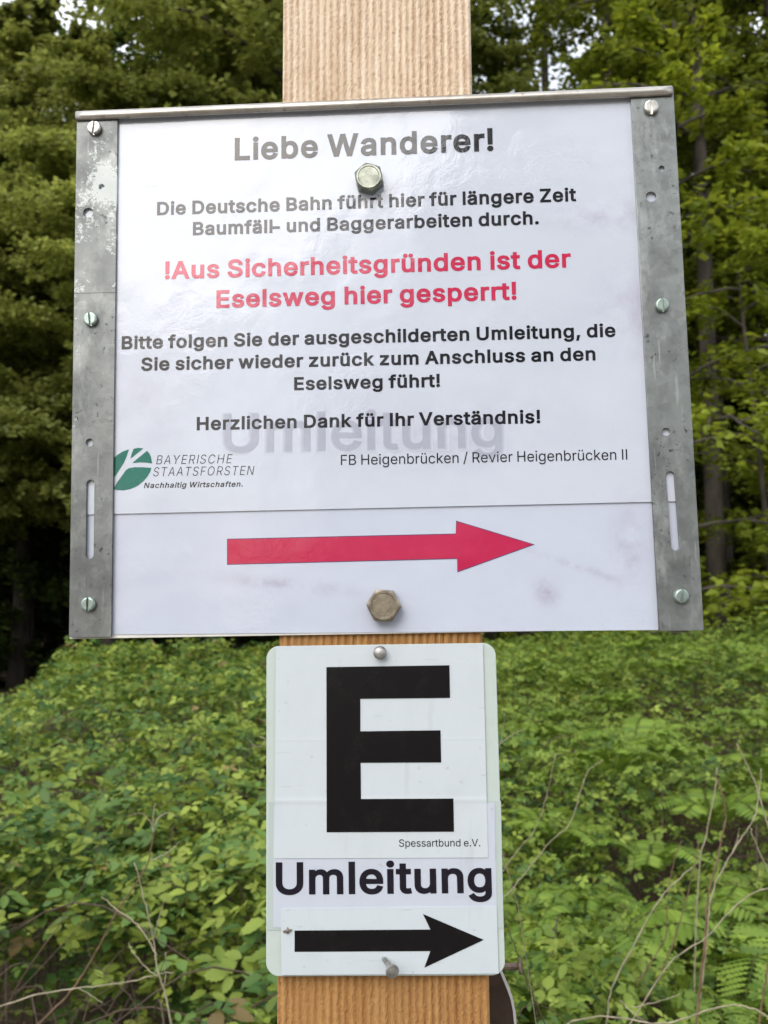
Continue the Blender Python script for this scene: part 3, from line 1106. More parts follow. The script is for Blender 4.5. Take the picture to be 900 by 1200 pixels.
edge = np.minimum(np.abs(Xg - PX0), np.abs(Xg - PX1))
Yg += 0.0016 * np.clip(1 - edge / 0.0022, 0, 1) ** 2
V = np.stack([Xg, Yg, Zg], -1).reshape(-1, 3)
nz = len(zs)
ii = (np.arange(nz - 1)[:, None] * NXF + np.arange(NXF - 1)[None]).ravel()
F = np.stack([ii, ii + 1, ii + NXF + 1, ii + NXF], 1)
n0 = len(V)
back = np.array([(PX0, PY + PD, zs[0]), (PX1, PY + PD, zs[0]), (PX1, PY + PD, zs[-1]), (PX0, PY + PD, zs[-1])])
me = bpy.data.meshes.new('wooden_post')
faces = [tuple(f) for f in F.tolist()]
L_ = [i * NXF for i in range(nz)]
R_ = [i * NXF + NXF - 1 for i in range(nz)]
faces.append(tuple([n0] + [n0 + 3] + L_[::-1]))
faces.append(tuple([n0 + 1] + R_ + [n0 + 2]))
faces.append((n0 + 1, n0 + 2, n0 + 3, n0))
faces.append(tuple([n0 + 3, n0 + 2] + list(range((nz - 1) * NXF, nz * NXF))[::-1]))
me.from_pydata(np.concatenate([V, back]).tolist(), [], faces)
me.update()
ra = me.attributes.new('rib', 'FLOAT', 'POINT')
ra.data.foreach_set('value', np.concatenate([(rib * 0.7 + rough * 0.4).ravel(), np.full(4, 0.6)]).astype(np.float32))
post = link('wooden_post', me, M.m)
tag(post, 'square rough-sawn wooden post carrying both signs', 'post')

# ------------------------------------------------------------------ lettering
INK = dict()


# outlines of a plain sans-serif alphabet: advance | closed Bezier outlines (left handle, point, right handle)
GLYPHS = """! 196|87 160 67 160 66 277 65 393 63 509 86 509 109 509 132 509 131 393 129 277 128 160 108 160|111 -4 98 -4 85 -4 75 0 66 9 57 18 52 28 52 41 52 53 57 64 66 73 75 82 85 86 98 86 111 86 121 82 130 73 139 64 143 53 143 41 143 28 139 18 130 9 121 0
, 188|53 -119 38 -119 48 -56 58 8 68 71 91 71 114 71 137 71 119 8 102 -56 84 -119 69 -119
- 255|128 219 202 219 202 201 202 182 202 163 128 163 53 163 -21 163 -21 182 -21 201 -21 219 53 219
. 188|108 -4 95 -4 83 -4 72 0 63 9 54 18 50 28 50 41 50 54 54 65 63 73 72 82 83 87 95 87 108 87 119 82 128 73 137 65 141 54 141 41 141 28 137 18 128 9 119 0
/ 249|216 533 235 533 180 330 126 127 71 -76 52 -76 33 -76 14 -76 69 127 124 330 178 533 197 533
A 480|39 0 16 0 78 170 140 339 201 509 226 509 251 509 276 509 338 339 401 170 463 0 440 0 418 0 395 0 359 101 323 202 287 302 281 321 273 344 264 372 255 400 245 435 232 478 236 478 241 478 245 478 233 435 222 399 213 371 204 343 196 320 191 302 155 202 120 101 85 0 62 0|197 142 110 142 110 161 110 180 110 199 197 199 283 199 370 199 370 180 370 161 370 142 283 142
B 456|122 0 60 0 60 170 60 339 60 509 120 509 181 509 241 509 276 509 306 503 329 491 352 479 369 462 381 442 392 422 398 399 398 374 398 352 394 334 387 320 379 306 369 294 356 286 344 277 330 271 315 267 315 265 315 264 315 262 331 261 347 255 363 245 379 235 392 221 402 203 413 185 418 163 418 136 418 111 412 87 400 67 388 46 370 30 344 18 319 6 287 0 247 0 184 0|125 115 125 57 165 57 205 57 245 57 284 57 313 65 330 80 347 95 355 114 355 137 355 154 351 170 342 184 334 198 321 209 306 218 290 227 271 231 248 231 207 231 166 231 125 231 125 173|125 341 125 285 162 285 200 285 238 285 257 285 273 289 288 296 303 303 315 313 323 326 332 339 336 355 336 372 336 395 328 414 313 429 297 444 273 452 240 452 202 452 163 452 125 452 125 396
C 510|293 -7 267 -7 223 -7 184 4 150 25 116 46 89 76 70 115 50 154 40 201 40 254 40 308 50 354 70 393 89 432 116 462 150 484 184 505 223 516 267 516 293 516 317 512 340 504 363 497 384 486 402 471 420 457 436 439 448 418 460 398 468 374 473 348 451 348 430 348 408 348 404 366 398 381 389 395 381 408 370 419 357 428 345 438 331 444 315 449 300 454 284 456 267 456 236 456 208 448 184 432 159 417 139 394 125 364 111 334 103 297 103 254 103 211 111 175 125 145 140 115 159 92 184 76 209 61 236 53 267 53 284 53 300 55 315 60 331 65 345 71 357 81 370 90 381 101 389 114 398 128 404 143 408 160 430 160 451 160 473 160 469 135 460 111 448 91 436 70 421 52 402 38 384 23 363 12 341 5 318 -3
D 502|271 0 219 0 178 0 137 0 96 0 96 19 96 38 96 57 136 57 175 57 215 57 256 57 291 65 318 81 345 97 366 119 379 149 392 179 399 214 399 255 399 296 392 331 379 361 366 390 346 412 320 428 293 444 260 452 221 452 178 452 136 452 93 452 93 471 93 490 93 509 137 509 181 509 225 509 275 509 317 499 353 478 388 458 415 429 433 391 452 353 462 308 462 255 462 202 452 157 433 119 414 81 387 51 351 31 314 10|103 509 125 509 125 339 125 170 125 0 103 0 82 0 60 0 60 170 60 339 60 509 82 509
E 419|165 0 60 0 60 170 60 339 60 509 164 509 268 509 372 509 372 490 372 471 372 452 290 452 207 452 125 452 125 396 125 341 125 286 202 286 278 286 355 286 355 267 355 248 355 229 278 229 202 229 125 229 125 172 125 114 125 57 208 57 292 57 375 57 375 38 375 19 375 0 270 0
F 410|82 0 60 0 60 170 60 339 60 509 163 509 266 509 369 509 369 490 369 471 369 452 288 452 206 452 125 452 125 394 125 336 125 278 198 278 272 278 346 278 346 259 346 240 346 221 272 221 198 221 125 221 125 147 125 74 125 0 103 0
H 517|82 0 60 0 60 170 60 339 60 509 82 509 103 509 125 509 125 435 125 362 125 289 214 289 303 289 392 289 392 362 392 435 392 509 414 509 435 509 457 509 457 339 457 170 457 0 435 0 414 0 392 0 392 77 392 155 392 232 303 232 214 232 125 232 125 155 125 77 125 0 103 0
I 190|84 0 62 0 62 170 62 339 62 509 84 509 106 509 128 509 128 339 128 170 128 0 106 0
L 393|160 0 60 0 60 170 60 339 60 509 82 509 103 509 125 509 125 358 125 208 125 57 203 57 282 57 361 57 361 38 361 19 361 0 261 0
N 523|82 0 60 0 60 170 60 339 60 509 85 509 111 509 136 509 205 400 274 291 343 183 349 174 355 164 363 151 370 138 379 123 388 107 396 90 405 73 414 55 411 55 408 54 405 54 403 72 401 90 401 108 400 126 399 142 399 157 399 172 399 185 399 195 399 300 399 404 399 509 420 509 442 509 463 509 463 339 463 170 463 0 438 0 412 0 387 0 325 97 264 193 202 290 194 303 186 316 177 331 169 345 159 362 148 381 137 400 123 424 108 452 111 453 115 453 119 454 120 428 121 405 122 384 123 362 124 344 124 328 125 312 125 300 125 291 125 194 125 97 125 0 103 0
O 533|311 -7 267 -7 223 -7 184 4 150 25 116 46 90 76 70 115 50 154 40 201 40 254 40 308 50 354 70 393 90 432 116 462 150 484 184 505 223 516 267 516 311 516 350 505 384 484 418 462 444 432 464 393 483 354 493 308 493 254 493 201 483 154 464 115 444 76 418 46 384 25 350 4|236 53 267 53 297 53 325 61 349 76 374 91 394 114 408 144 423 174 430 211 430 254 430 298 423 335 408 365 394 395 374 417 349 433 325 448 297 456 267 456 236 456 209 448 184 433 159 417 140 394 125 364 111 334 103 297 103 254 103 211 111 174 125 144 140 114 159 92 184 76 209 61
R 449|82 0 60 0 60 170 60 339 60 509 119 509 177 509 236 509 275 509 307 502 333 489 359 475 378 457 390 433 403 410 409 382 409 352 409 321 403 295 390 271 378 248 359 230 333 217 307 204 275 198 236 198 189 198 143 198 96 198 96 217 96 236 96 255 142 255 188 255 234 255 260 255 281 259 298 267 314 275 326 286 334 300 341 315 345 332 345 352 345 372 341 390 334 405 326 420 314 431 298 440 281 448 259 452 233 452 197 452 161 452 125 452 125 301 125 151 125 0 103 0|378 0 353 0 312 76 271 153 230 229 254 229 279 229 303 229 344 153 386 76 428 0 403 0
S 447|263 -9 224 -9 187 -9 155 -3 128 9 100 21 79 38 64 60 49 82 40 107 38 137 60 137 82 137 104 137 106 117 112 101 123 88 134 75 149 65 166 59 184 52 203 49 224 49 247 49 268 53 286 60 304 68 319 78 329 92 340 105 346 121 346 139 346 155 341 169 332 179 323 189 311 198 296 205 281 211 264 217 245 222 224 228 204 234 184 239 142 251 109 268 86 289 63 311 52 339 52 372 52 401 60 426 75 448 90 469 111 486 138 498 164 510 194 516 227 516 261 516 290 510 316 498 342 486 362 469 377 449 392 428 400 404 401 378 380 378 358 378 337 378 335 403 323 423 302 437 281 451 256 459 225 459 203 459 184 455 167 448 151 441 138 431 129 418 120 406 115 391 115 376 115 358 120 344 131 334 142 323 154 314 169 308 184 302 199 297 212 293 230 289 247 284 264 279 279 275 295 270 312 264 328 257 344 248 359 238 373 227 385 214 395 198 404 181 408 162 408 139 408 111 401 86 386 64 372 41 351 24 323 11 296 -2
T 449|85 452 32 452 32 471 32 490 32 509 160 509 288 509 417 509 417 490 417 471 417 452 363 452 310 452 257 452 257 301 257 151 257 0 235 0 214 0 193 0 193 151 193 301 193 452 139 452
U 517|299 -8 259 -8 219 -8 184 0 154 15 124 31 101 53 85 80 68 107 60 138 60 173 60 285 60 397 60 509 81 509 103 509 124 509 124 399 124 288 124 178 124 154 130 132 141 113 152 94 167 79 187 68 207 57 231 52 259 52 287 52 311 57 331 68 351 79 366 94 377 113 387 132 393 154 393 178 393 288 393 399 393 509 414 509 436 509 457 509 457 397 457 285 457 173 457 138 449 107 433 80 416 53 393 31 363 15 334 0
V 480|229 0 204 0 141 170 79 339 16 509 39 509 62 509 84 509 120 408 156 307 192 206 198 189 206 166 215 137 224 109 235 73 248 31 243 31 239 31 235 31 247 74 258 110 267 138 276 166 284 189 290 206 325 307 360 408 395 509 417 509 440 509 463 509 401 339 340 170 278 0 253 0
W 686|180 0 155 0 109 170 63 339 16 509 38 509 60 509 82 509 109 404 136 300 163 196 168 179 172 163 175 145 179 128 183 111 187 94 190 76 194 58 197 40 194 40 192 40 189 40 193 58 196 76 200 94 203 111 207 128 211 145 215 163 220 179 224 196 251 300 279 404 306 509 331 509 355 509 380 509 407 404 434 300 462 196 466 179 470 163 474 145 478 128 482 111 486 94 490 76 494 58 497 40 494 40 491 40 488 40 492 58 495 76 499 94 502 111 506 128 510 145 515 163 519 179 523 196 550 300 576 404 603 509 625 509 647 509 670 509 623 339 577 170 530 0 505 0 480 0 455 0 426 108 397 215 368 323 362 344 357 367 351 391 346 416 341 444 336 475 341 475 345 475 350 475 345 445 340 419 335 395 330 371 324 347 318 323 289 215 260 108 230 0 205 0
Y 472|225 0 203 0 203 69 203 139 203 208 141 308 79 409 16 509 41 509 66 509 91 509 125 454 159 399 192 344 203 326 213 309 222 292 231 275 240 255 250 230 241 230 232 230 224 230 233 255 242 276 251 293 260 310 270 327 280 344 314 399 347 454 381 509 406 509 430 509 455 509 393 409 330 308 268 208 268 139 268 69 268 0 247 0
Z 438|161 0 42 0 42 15 42 31 42 46 119 159 196 272 273 385 284 400 295 415 306 431 318 446 329 461 341 476 343 469 346 461 348 454 327 453 306 453 285 452 264 452 244 452 223 452 162 452 101 452 40 452 40 471 40 490 40 509 159 509 278 509 397 509 397 493 397 477 397 462 321 351 245 240 169 129 158 113 146 97 134 81 122 65 110 49 97 33 95 40 93 47 90 54 111 55 132 56 152 57 173 57 193 57 214 57 276 57 338 57 399 57 399 38 399 19 399 0 280 0
a 389|182 -9 160 -9 136 -9 114 -4 94 5 75 14 59 27 48 45 36 62 30 83 30 108 30 130 35 147 43 161 52 175 63 185 78 193 92 201 108 207 125 211 143 215 160 218 178 220 201 223 219 225 234 227 248 228 258 231 265 235 272 239 276 245 276 255 276 255 276 256 276 257 276 272 273 286 267 297 261 308 252 316 240 322 228 328 213 331 196 331 178 331 162 328 149 322 136 317 126 309 118 301 110 292 104 283 100 274 80 280 61 285 41 291 50 314 62 332 79 346 95 360 113 369 133 375 153 381 173 384 194 384 208 384 223 383 239 379 255 376 271 370 286 360 301 351 313 338 322 320 332 303 337 280 337 251 337 168 337 84 337 0 317 0 297 0 277 0 277 17 277 35 277 52 275 52 274 52 272 52 268 43 261 34 252 25 243 15 230 7 215 1 200 -5|155 45 170 45 193 45 212 50 228 59 243 68 255 79 263 93 271 107 276 122 276 138 276 155 276 173 276 190 273 187 268 184 259 182 251 180 242 178 231 176 221 174 210 172 200 171 190 170 182 169 175 168 161 166 147 163 134 159 121 154 111 148 103 139 96 131 92 119 92 105 92 92 95 81 102 72 109 63 118 57 130 52 142 48
b 424|261 -8 229 -8 206 -8 187 -4 172 4 158 12 146 21 138 31 129 42 123 51 118 59 116 59 114 59 112 59 112 39 112 20 112 0 92 0 72 0 53 0 53 170 53 339 53 509 73 509 93 509 114 509 114 446 114 382 114 319 115 319 117 319 118 319 123 327 129 336 137 346 145 356 157 365 171 373 186 381 205 384 229 384 261 384 289 376 313 361 337 345 356 322 370 293 383 263 390 229 390 189 390 149 383 114 370 84 356 55 337 32 313 16 289 0|197 47 220 47 244 47 263 53 279 66 295 78 308 95 316 117 324 138 328 162 328 189 328 216 324 240 316 261 308 282 296 299 280 311 264 324 244 330 220 330 197 330 177 324 161 312 145 300 133 284 125 263 117 242 113 217 113 189 113 161 117 136 125 115 133 94 146 77 162 65 178 53
c 396|226 -8 207 -8 173 -8 143 0 117 16 91 33 71 56 56 85 41 114 34 149 34 187 34 227 41 262 56 291 71 321 91 343 117 360 143 376 173 384 207 384 226 384 243 382 260 377 276 372 292 365 305 356 319 347 330 335 340 322 350 309 357 294 362 277 342 272 322 267 303 262 300 272 296 281 290 289 285 297 278 305 270 311 262 317 253 322 242 325 232 328 220 330 207 330 182 330 161 323 145 310 129 297 116 280 108 258 100 237 96 213 96 187 96 162 100 139 108 117 116 96 129 79 145 66 161 53 182 46 207 46 220 46 232 48 243 52 253 55 263 60 271 66 279 72 286 80 292 89 297 97 301 107 304 117 324 112 343 107 363 102 358 85 351 70 341 56 332 43 320 31 306 21 293 12 277 4 261 -1 244 -6
d 424|219 -8 195 -8 164 -8 136 0 111 16 87 32 68 55 55 84 41 114 34 149 34 189 34 229 41 263 55 293 69 322 88 345 112 361 136 376 164 384 196 384 219 384 238 381 253 373 268 365 279 356 287 346 296 336 302 327 306 319 308 319 309 319 311 319 311 382 311 446 311 509 331 509 351 509 372 509 372 339 372 170 372 0 352 0 332 0 313 0 313 20 313 39 313 59 311 59 309 59 307 59 302 51 295 42 287 31 278 21 267 12 252 4 238 -4|181 47 205 47 227 47 247 53 263 65 279 77 291 94 299 115 308 136 312 161 312 189 312 217 308 242 300 263 292 284 279 300 263 312 247 324 228 330 205 330 181 330 161 324 145 311 129 299 116 282 108 261 100 240 96 216 96 189 96 162 100 138 109 117 117 95 129 78 145 66 161 53
e 404|238 -8 212 -8 175 -8 143 0 117 16 90 33 70 56 56 85 41 114 34 148 34 187 34 226 41 260 55 290 69 319 89 343 115 359 141 376 171 384 205 384 226 384 246 381 266 374 285 367 303 356 319 341 335 326 348 306 357 282 366 258 371 228 371 194 371 186 371 178 371 169 272 169 174 169 75 169 75 187 75 204 75 221 163 221 250 221 338 221 329 215 319 208 310 202 310 227 306 249 298 269 290 288 278 303 263 314 247 325 228 330 205 330 182 330 163 325 146 313 130 302 118 288 109 270 100 251 96 232 96 211 96 200 96 189 96 178 96 150 101 126 110 106 120 87 134 72 151 61 168 51 189 46 212 46 228 46 241 48 254 53 266 57 277 64 285 73 294 82 301 93 306 105 325 101 345 96 365 91 359 71 349 54 335 39 321 24 303 13 283 4 262 -4
f 254|154 379 228 379 228 362 228 344 228 327 154 327 80 327 6 327 6 344 6 362 6 379 80 379|101 0 81 0 81 144 81 288 81 432 81 453 86 471 96 486 106 500 119 511 135 519 152 526 169 530 187 530 201 530 213 529 222 527 232 525 238 523 243 521 238 503 233 486 227 468 224 470 220 471 215 472 210 473 203 474 195 474 176 474 163 469 154 460 146 451 142 437 142 419 142 279 142 140 142 0 121 0
g 425|238 -151 207 -151 179 -151 155 -147 134 -140 113 -132 96 -123 82 -110 69 -98 58 -84 51 -69 67 -60 84 -50 101 -41 107 -49 113 -57 122 -66 130 -75 141 -82 154 -88 168 -94 186 -97 207 -97 238 -97 263 -90 282 -75 302 -60 311 -37 311 -6 311 19 311 44 311 68 310 68 308 68 306 68 301 60 295 51 287 41 278 32 267 23 252 16 238 8 219 5 195 5 164 5 137 12 113 27 88 41 69 62 55 90 41 118 34 152 34 191 34 230 41 264 55 293 69 322 88 345 112 361 137 376 165 384 196 384 220 384 239 381 253 373 268 365 280 356 288 346 297 336 303 327 308 319 309 319 311 319 313 319 313 339 313 359 313 379 333 379 353 379 372 379 372 250 372 121 372 -9 372 -42 365 -69 350 -90 335 -111 316 -126 291 -136 266 -146|181 59 205 59 228 59 248 64 264 75 280 86 292 101 300 121 308 141 312 165 312 193 312 220 308 243 300 264 292 284 280 301 264 312 248 324 228 330 205 330 181 330 161 324 145 312 129 299 117 283 109 262 100 242 96 219 96 193 96 166 100 143 109 123 117 103 129 87 145 76 162 65
h 410|114 249 114 227 114 151 114 76 114 0 93 0 73 0 53 0 53 170 53 339 53 509 73 509 93 509 114 509 114 435 114 361 114 287 110 287 106 287 102 287 114 322 131 347 152 362 174 377 199 384 227 384 253 384 276 379 295 369 315 358 330 342 341 321 352 299 357 273 357 240 357 160 357 80 357 0 337 0 316 0 296 0 296 78 296 157 296 235 296 265 288 288 273 304 258 321 237 329 210 329 192 329 175 325 161 317 146 309 135 298 126 283 118 267
i 167|73 0 53 0 53 126 53 253 53 379 73 379 93 379 114 379 114 253 114 126 114 0 93 0|95 443 84 443 72 443 62 447 54 455 45 462 41 472 41 483 41 494 45 504 54 512 62 520 72 524 84 524 95 524 106 520 114 512 122 504 126 494 126 483 126 472 122 462 114 455 106 447
k 381|132 158 110 137 110 162 110 187 110 212 113 212 117 212 121 212 175 268 230 323 284 379 310 379 335 379 360 379 301 319 243 259 184 199 182 199 179 199 177 199 155 178|73 0 53 0 53 170 53 339 53 509 73 509 93 509 114 509 114 339 114 170 114 0 93 0|320 0 294 0 245 62 197 124 148 186 162 200 177 214 191 229 252 152 312 76 372 0 346 0
l 172|76 0 55 0 55 170 55 339 55 509 76 509 96 509 117 509 117 339 117 170 117 0 96 0
m 610|73 0 53 0 53 126 53 253 53 379 72 379 92 379 112 379 112 351 112 323 112 295 111 295 109 295 108 295 113 316 121 332 132 346 144 359 157 369 172 376 187 383 203 386 219 386 247 386 270 378 287 361 305 344 316 322 321 295 318 295 315 295 312 295 317 313 325 329 337 343 349 357 364 367 381 375 398 382 416 386 437 386 459 386 479 381 497 372 515 362 530 348 541 328 551 309 557 285 557 255 557 170 557 85 557 0 536 0 516 0 496 0 496 85 496 169 496 254 496 281 488 301 473 313 457 325 439 330 419 330 402 330 387 327 374 320 362 313 352 303 345 290 339 278 335 263 335 247 335 165 335 82 335 0 315 0 295 0 274 0 274 87 274 173 274 260 274 281 267 298 253 311 239 324 221 330 199 330 185 330 171 327 158 320 144 313 134 303 126 289 118 276 114 258 114 238 114 159 114 79 114 0 93 0
n 410|114 249 114 227 114 151 114 76 114 0 93 0 73 0 53 0 53 126 53 253 53 379 72 379 92 379 112 379 112 349 112 318 112 287 109 287 106 287 102 287 114 322 131 347 152 362 174 377 199 384 227 384 253 384 276 379 295 369 314 358 330 342 341 321 352 299 357 273 357 240 357 160 357 80 357 0 337 0 316 0 296 0 296 78 296 157 296 235 296 265 288 288 273 304 258 321 237 329 210 329 192 329 175 325 161 317 146 309 135 298 126 283 118 267
o 415|242 -8 207 -8 173 -8 143 0 117 16 91 33 71 56 56 85 41 114 34 149 34 187 34 227 41 262 56 291 71 321 91 343 117 360 143 376 173 384 207 384 242 384 273 376 299 360 325 343 345 321 359 291 374 262 381 227 381 187 381 149 374 114 359 85 345 56 325 33 299 16 273 0|182 46 207 46 233 46 254 53 270 66 287 79 299 96 307 117 315 139 319 162 319 187 319 213 315 236 307 258 299 280 287 297 270 310 254 323 233 330 207 330 182 330 161 323 145 310 129 297 116 280 108 258 100 237 96 213 96 187 96 162 100 139 108 117 116 96 129 79 145 66 161 53
p 424|73 -143 53 -143 53 31 53 205 53 379 72 379 92 379 112 379 112 359 112 339 112 319 114 319 116 319 118 319 123 327 129 336 137 346 145 356 157 365 171 373 186 381 205 384 229 384 261 384 289 376 313 361 337 345 356 322 370 293 383 263 390 229 390 189 390 149 383 114 370 84 356 55 337 32 313 16 289 0 261 -8 229 -8 206 -8 187 -4 173 4 158 12 146 21 138 31 130 42 123 51 118 59 117 59 115 59 114 59 114 -8 114 -76 114 -143 93 -143|197 47 220 47 244 47 263 53 279 66 295 78 308 95 316 117 324 138 328 162 328 189 328 216 324 240 316 261 308 282 296 299 280 311 264 324 244 330 220 330 197 330 177 324 161 312 145 300 133 284 125 263 117 242 113 217 113 189 113 161 117 136 125 115 133 94 146 77 162 65 178 53
r 259|73 0 53 0 53 126 53 253 53 379 72 379 92 379 112 379 112 360 112 340 112 321 113 321 114 321 115 321 122 340 135 355 152 367 170 379 190 385 213 385 218 385 223 385 229 384 235 384 240 384 243 384 243 363 243 343 243 322 242 323 237 323 230 324 223 325 215 326 207 326 189 326 173 322 159 315 145 307 134 297 126 284 118 270 114 255 114 237 114 158 114 79 114 0 93 0
s 365|211 -8 182 -8 156 -8 133 -4 112 3 92 11 75 23 62 38 49 53 40 72 36 94 55 98 74 102 94 107 99 86 109 70 124 60 139 50 158 45 181 45 208 45 229 51 244 62 260 74 268 87 268 103 268 116 263 127 254 136 245 144 231 151 212 155 191 160 170 165 149 170 115 178 89 191 72 208 55 225 47 247 47 274 47 296 53 315 65 332 77 348 94 361 115 370 136 380 160 384 187 384 213 384 235 380 254 372 272 365 287 353 299 339 310 325 319 309 324 290 305 286 287 281 268 277 263 292 255 304 243 316 230 327 212 333 187 333 165 333 146 327 131 317 116 306 109 293 109 277 109 263 114 252 124 243 134 235 150 228 172 223 191 218 210 214 229 209 264 201 290 188 306 171 323 154 331 133 331 107 331 84 325 64 312 47 300 30 282 16 260 6 237 -3
t 227|138 379 204 379 204 362 204 344 204 327 138 327 72 327 6 327 6 344 6 362 6 379 72 379|65 345 65 471 85 471 106 471 126 471 126 347 126 222 126 98 126 81 129 69 136 61 143 54 154 50 170 50 174 50 179 50 185 51 191 52 197 53 202 54 206 36 209 19 213 2 207 0 200 -2 192 -3 184 -4 176 -4 168 -4 136 -4 110 4 92 21 74 38 65 62 65 93 65 219
u 410|211 -5 182 -5 157 -5 134 0 115 11 95 21 80 37 69 59 58 80 53 107 53 139 53 219 53 299 53 379 73 379 93 379 114 379 114 301 114 222 114 144 114 114 121 91 137 75 152 58 173 50 200 50 218 50 235 54 249 62 264 70 275 81 283 97 292 112 296 131 296 153 296 228 296 304 296 379 316 379 337 379 357 379 357 253 357 126 357 0 337 0 318 0 298 0 298 31 298 61 298 92 301 92 304 92 307 92 295 57 279 32 257 17 235 2
v 389|184 0 163 0 114 126 66 253 17 379 40 379 62 379 84 379 111 305 138 230 165 155 174 132 181 110 187 87 193 64 199 42 206 21 198 21 191 21 184 21 191 42 197 64 203 87 209 110 216 132 224 155 251 230 278 305 305 379 327 379 349 379 371 379 323 253 275 126 226 0 205 0
w 567|158 0 138 0 99 126 61 253 23 379 44 379 66 379 87 379 103 324 118 269 133 214 140 191 147 165 154 137 161 108 168 76 175 41 172 41 168 41 165 41 172 75 179 106 186 135 193 163 199 190 206 214 221 269 237 324 252 379 273 379 295 379 316 379 332 324 347 269 362 214 368 190 375 164 382 136 388 107 395 76 402 41 399 41 395 41 391 41 399 75 406 107 413 135 420 164 427 190 434 214 449 269 465 324 480 379 502 379 523 379 545 379 506 253 468 126 429 0 409 0 389 0 368 0 352 57 335 114 319 172 314 189 309 207 305 225 300 243 295 261 291 280 286 299 281 318 277 338 281 338 286 338 291 338 286 319 281 299 277 280 272 261 267 243 263 225 258 206 253 189 248 172 231 114 215 57 199 0 178 0
z 380|141 0 42 0 42 15 42 30 42 46 112 137 183 228 254 320 254 321 254 322 254 323 185 323 117 323 48 323 48 342 48 361 48 379 143 379 238 379 333 379 333 363 333 347 333 331 264 241 195 150 126 60 126 59 126 58 126 56 197 56 268 56 339 56 339 38 339 19 339 0 240 0
ä 389|182 -9 160 -9 136 -9 114 -4 94 5 75 14 59 27 48 45 36 62 30 83 30 108 30 130 35 147 43 161 52 175 63 185 78 193 92 201 108 207 125 211 143 215 160 218 178 220 201 223 219 225 234 227 248 228 258 231 265 235 272 239 276 245 276 255 276 255 276 256 276 257 276 272 273 286 267 297 261 308 252 316 240 322 228 328 213 331 196 331 178 331 162 328 149 322 136 317 126 309 118 301 110 292 104 283 100 274 80 280 61 285 41 291 50 314 62 332 79 346 95 360 113 369 133 375 153 381 173 384 194 384 208 384 223 383 239 379 255 376 271 370 286 360 301 351 313 338 322 320 332 303 337 280 337 251 337 168 337 84 337 0 317 0 297 0 277 0 277 17 277 35 277 52 275 52 274 52 272 52 268 43 261 34 252 25 243 15 230 7 215 1 200 -5|155 45 170 45 193 45 212 50 228 59 243 68 255 79 263 93 271 107 276 122 276 138 276 155 276 173 276 190 273 187 268 184 259 182 251 180 242 178 231 176 221 174 210 172 200 171 190 170 182 169 175 168 161 166 147 163 134 159 121 154 111 148 103 139 96 131 92 119 92 105 92 92 95 81 102 72 109 63 118 57 130 52 142 48|272 443 261 443 250 443 240 447 233 455 225 462 221 472 221 483 221 494 225 504 233 512 240 519 250 523 261 523 272 523 282 519 290 512 298 504 301 494 301 483 301 472 298 462 290 455 282 447|129 443 117 443 106 443 97 447 89 455 81 462 77 472 77 483 77 494 81 504 89 512 97 519 106 523 117 523 129 523 138 519 146 512 154 504 158 494 158 483 158 472 154 462 146 455 138 447
ü 410|211 -5 182 -5 157 -5 134 0 115 11 95 21 80 37 69 59 58 80 53 107 53 139 53 219 53 299 53 379 73 379 93 379 114 379 114 301 114 222 114 144 114 114 121 91 137 75 152 58 173 50 200 50 218 50 235 54 249 62 264 70 275 81 283 97 292 112 296 131 296 153 296 228 296 304 296 379 316 379 337 379 357 379 357 253 357 126 357 0 337 0 318 0 298 0 298 31 298 61 298 92 301 92 304 92 307 92 295 57 279 32 257 17 235 2|288 443 277 443 266 443 256 447 248 455 240 462 236 472 236 483 236 494 240 504 248 512 256 519 266 523 277 523 288 523 298 519 305 512 313 504 317 494 317 483 317 472 313 462 305 455 298 447|144 443 133 443 122 443 112 447 104 455 97 462 93 472 93 483 93 494 97 504 104 512 112 519 122 523 133 523 144 523 154 519 162 512 170 504 173 494 173 483 173 472 170 462 162 455 154 447"""
ALPHABET = {}
for row in GLYPHS.split("\n"):
    head, *outs = row[2:].split('|')
    ALPHABET[row[0]] = (int(head) / 1000, [np.array(o_.split(), float).reshape(-1, 3, 2) / 1000 for o_ in outs])


GLYPH_CACHE = {}


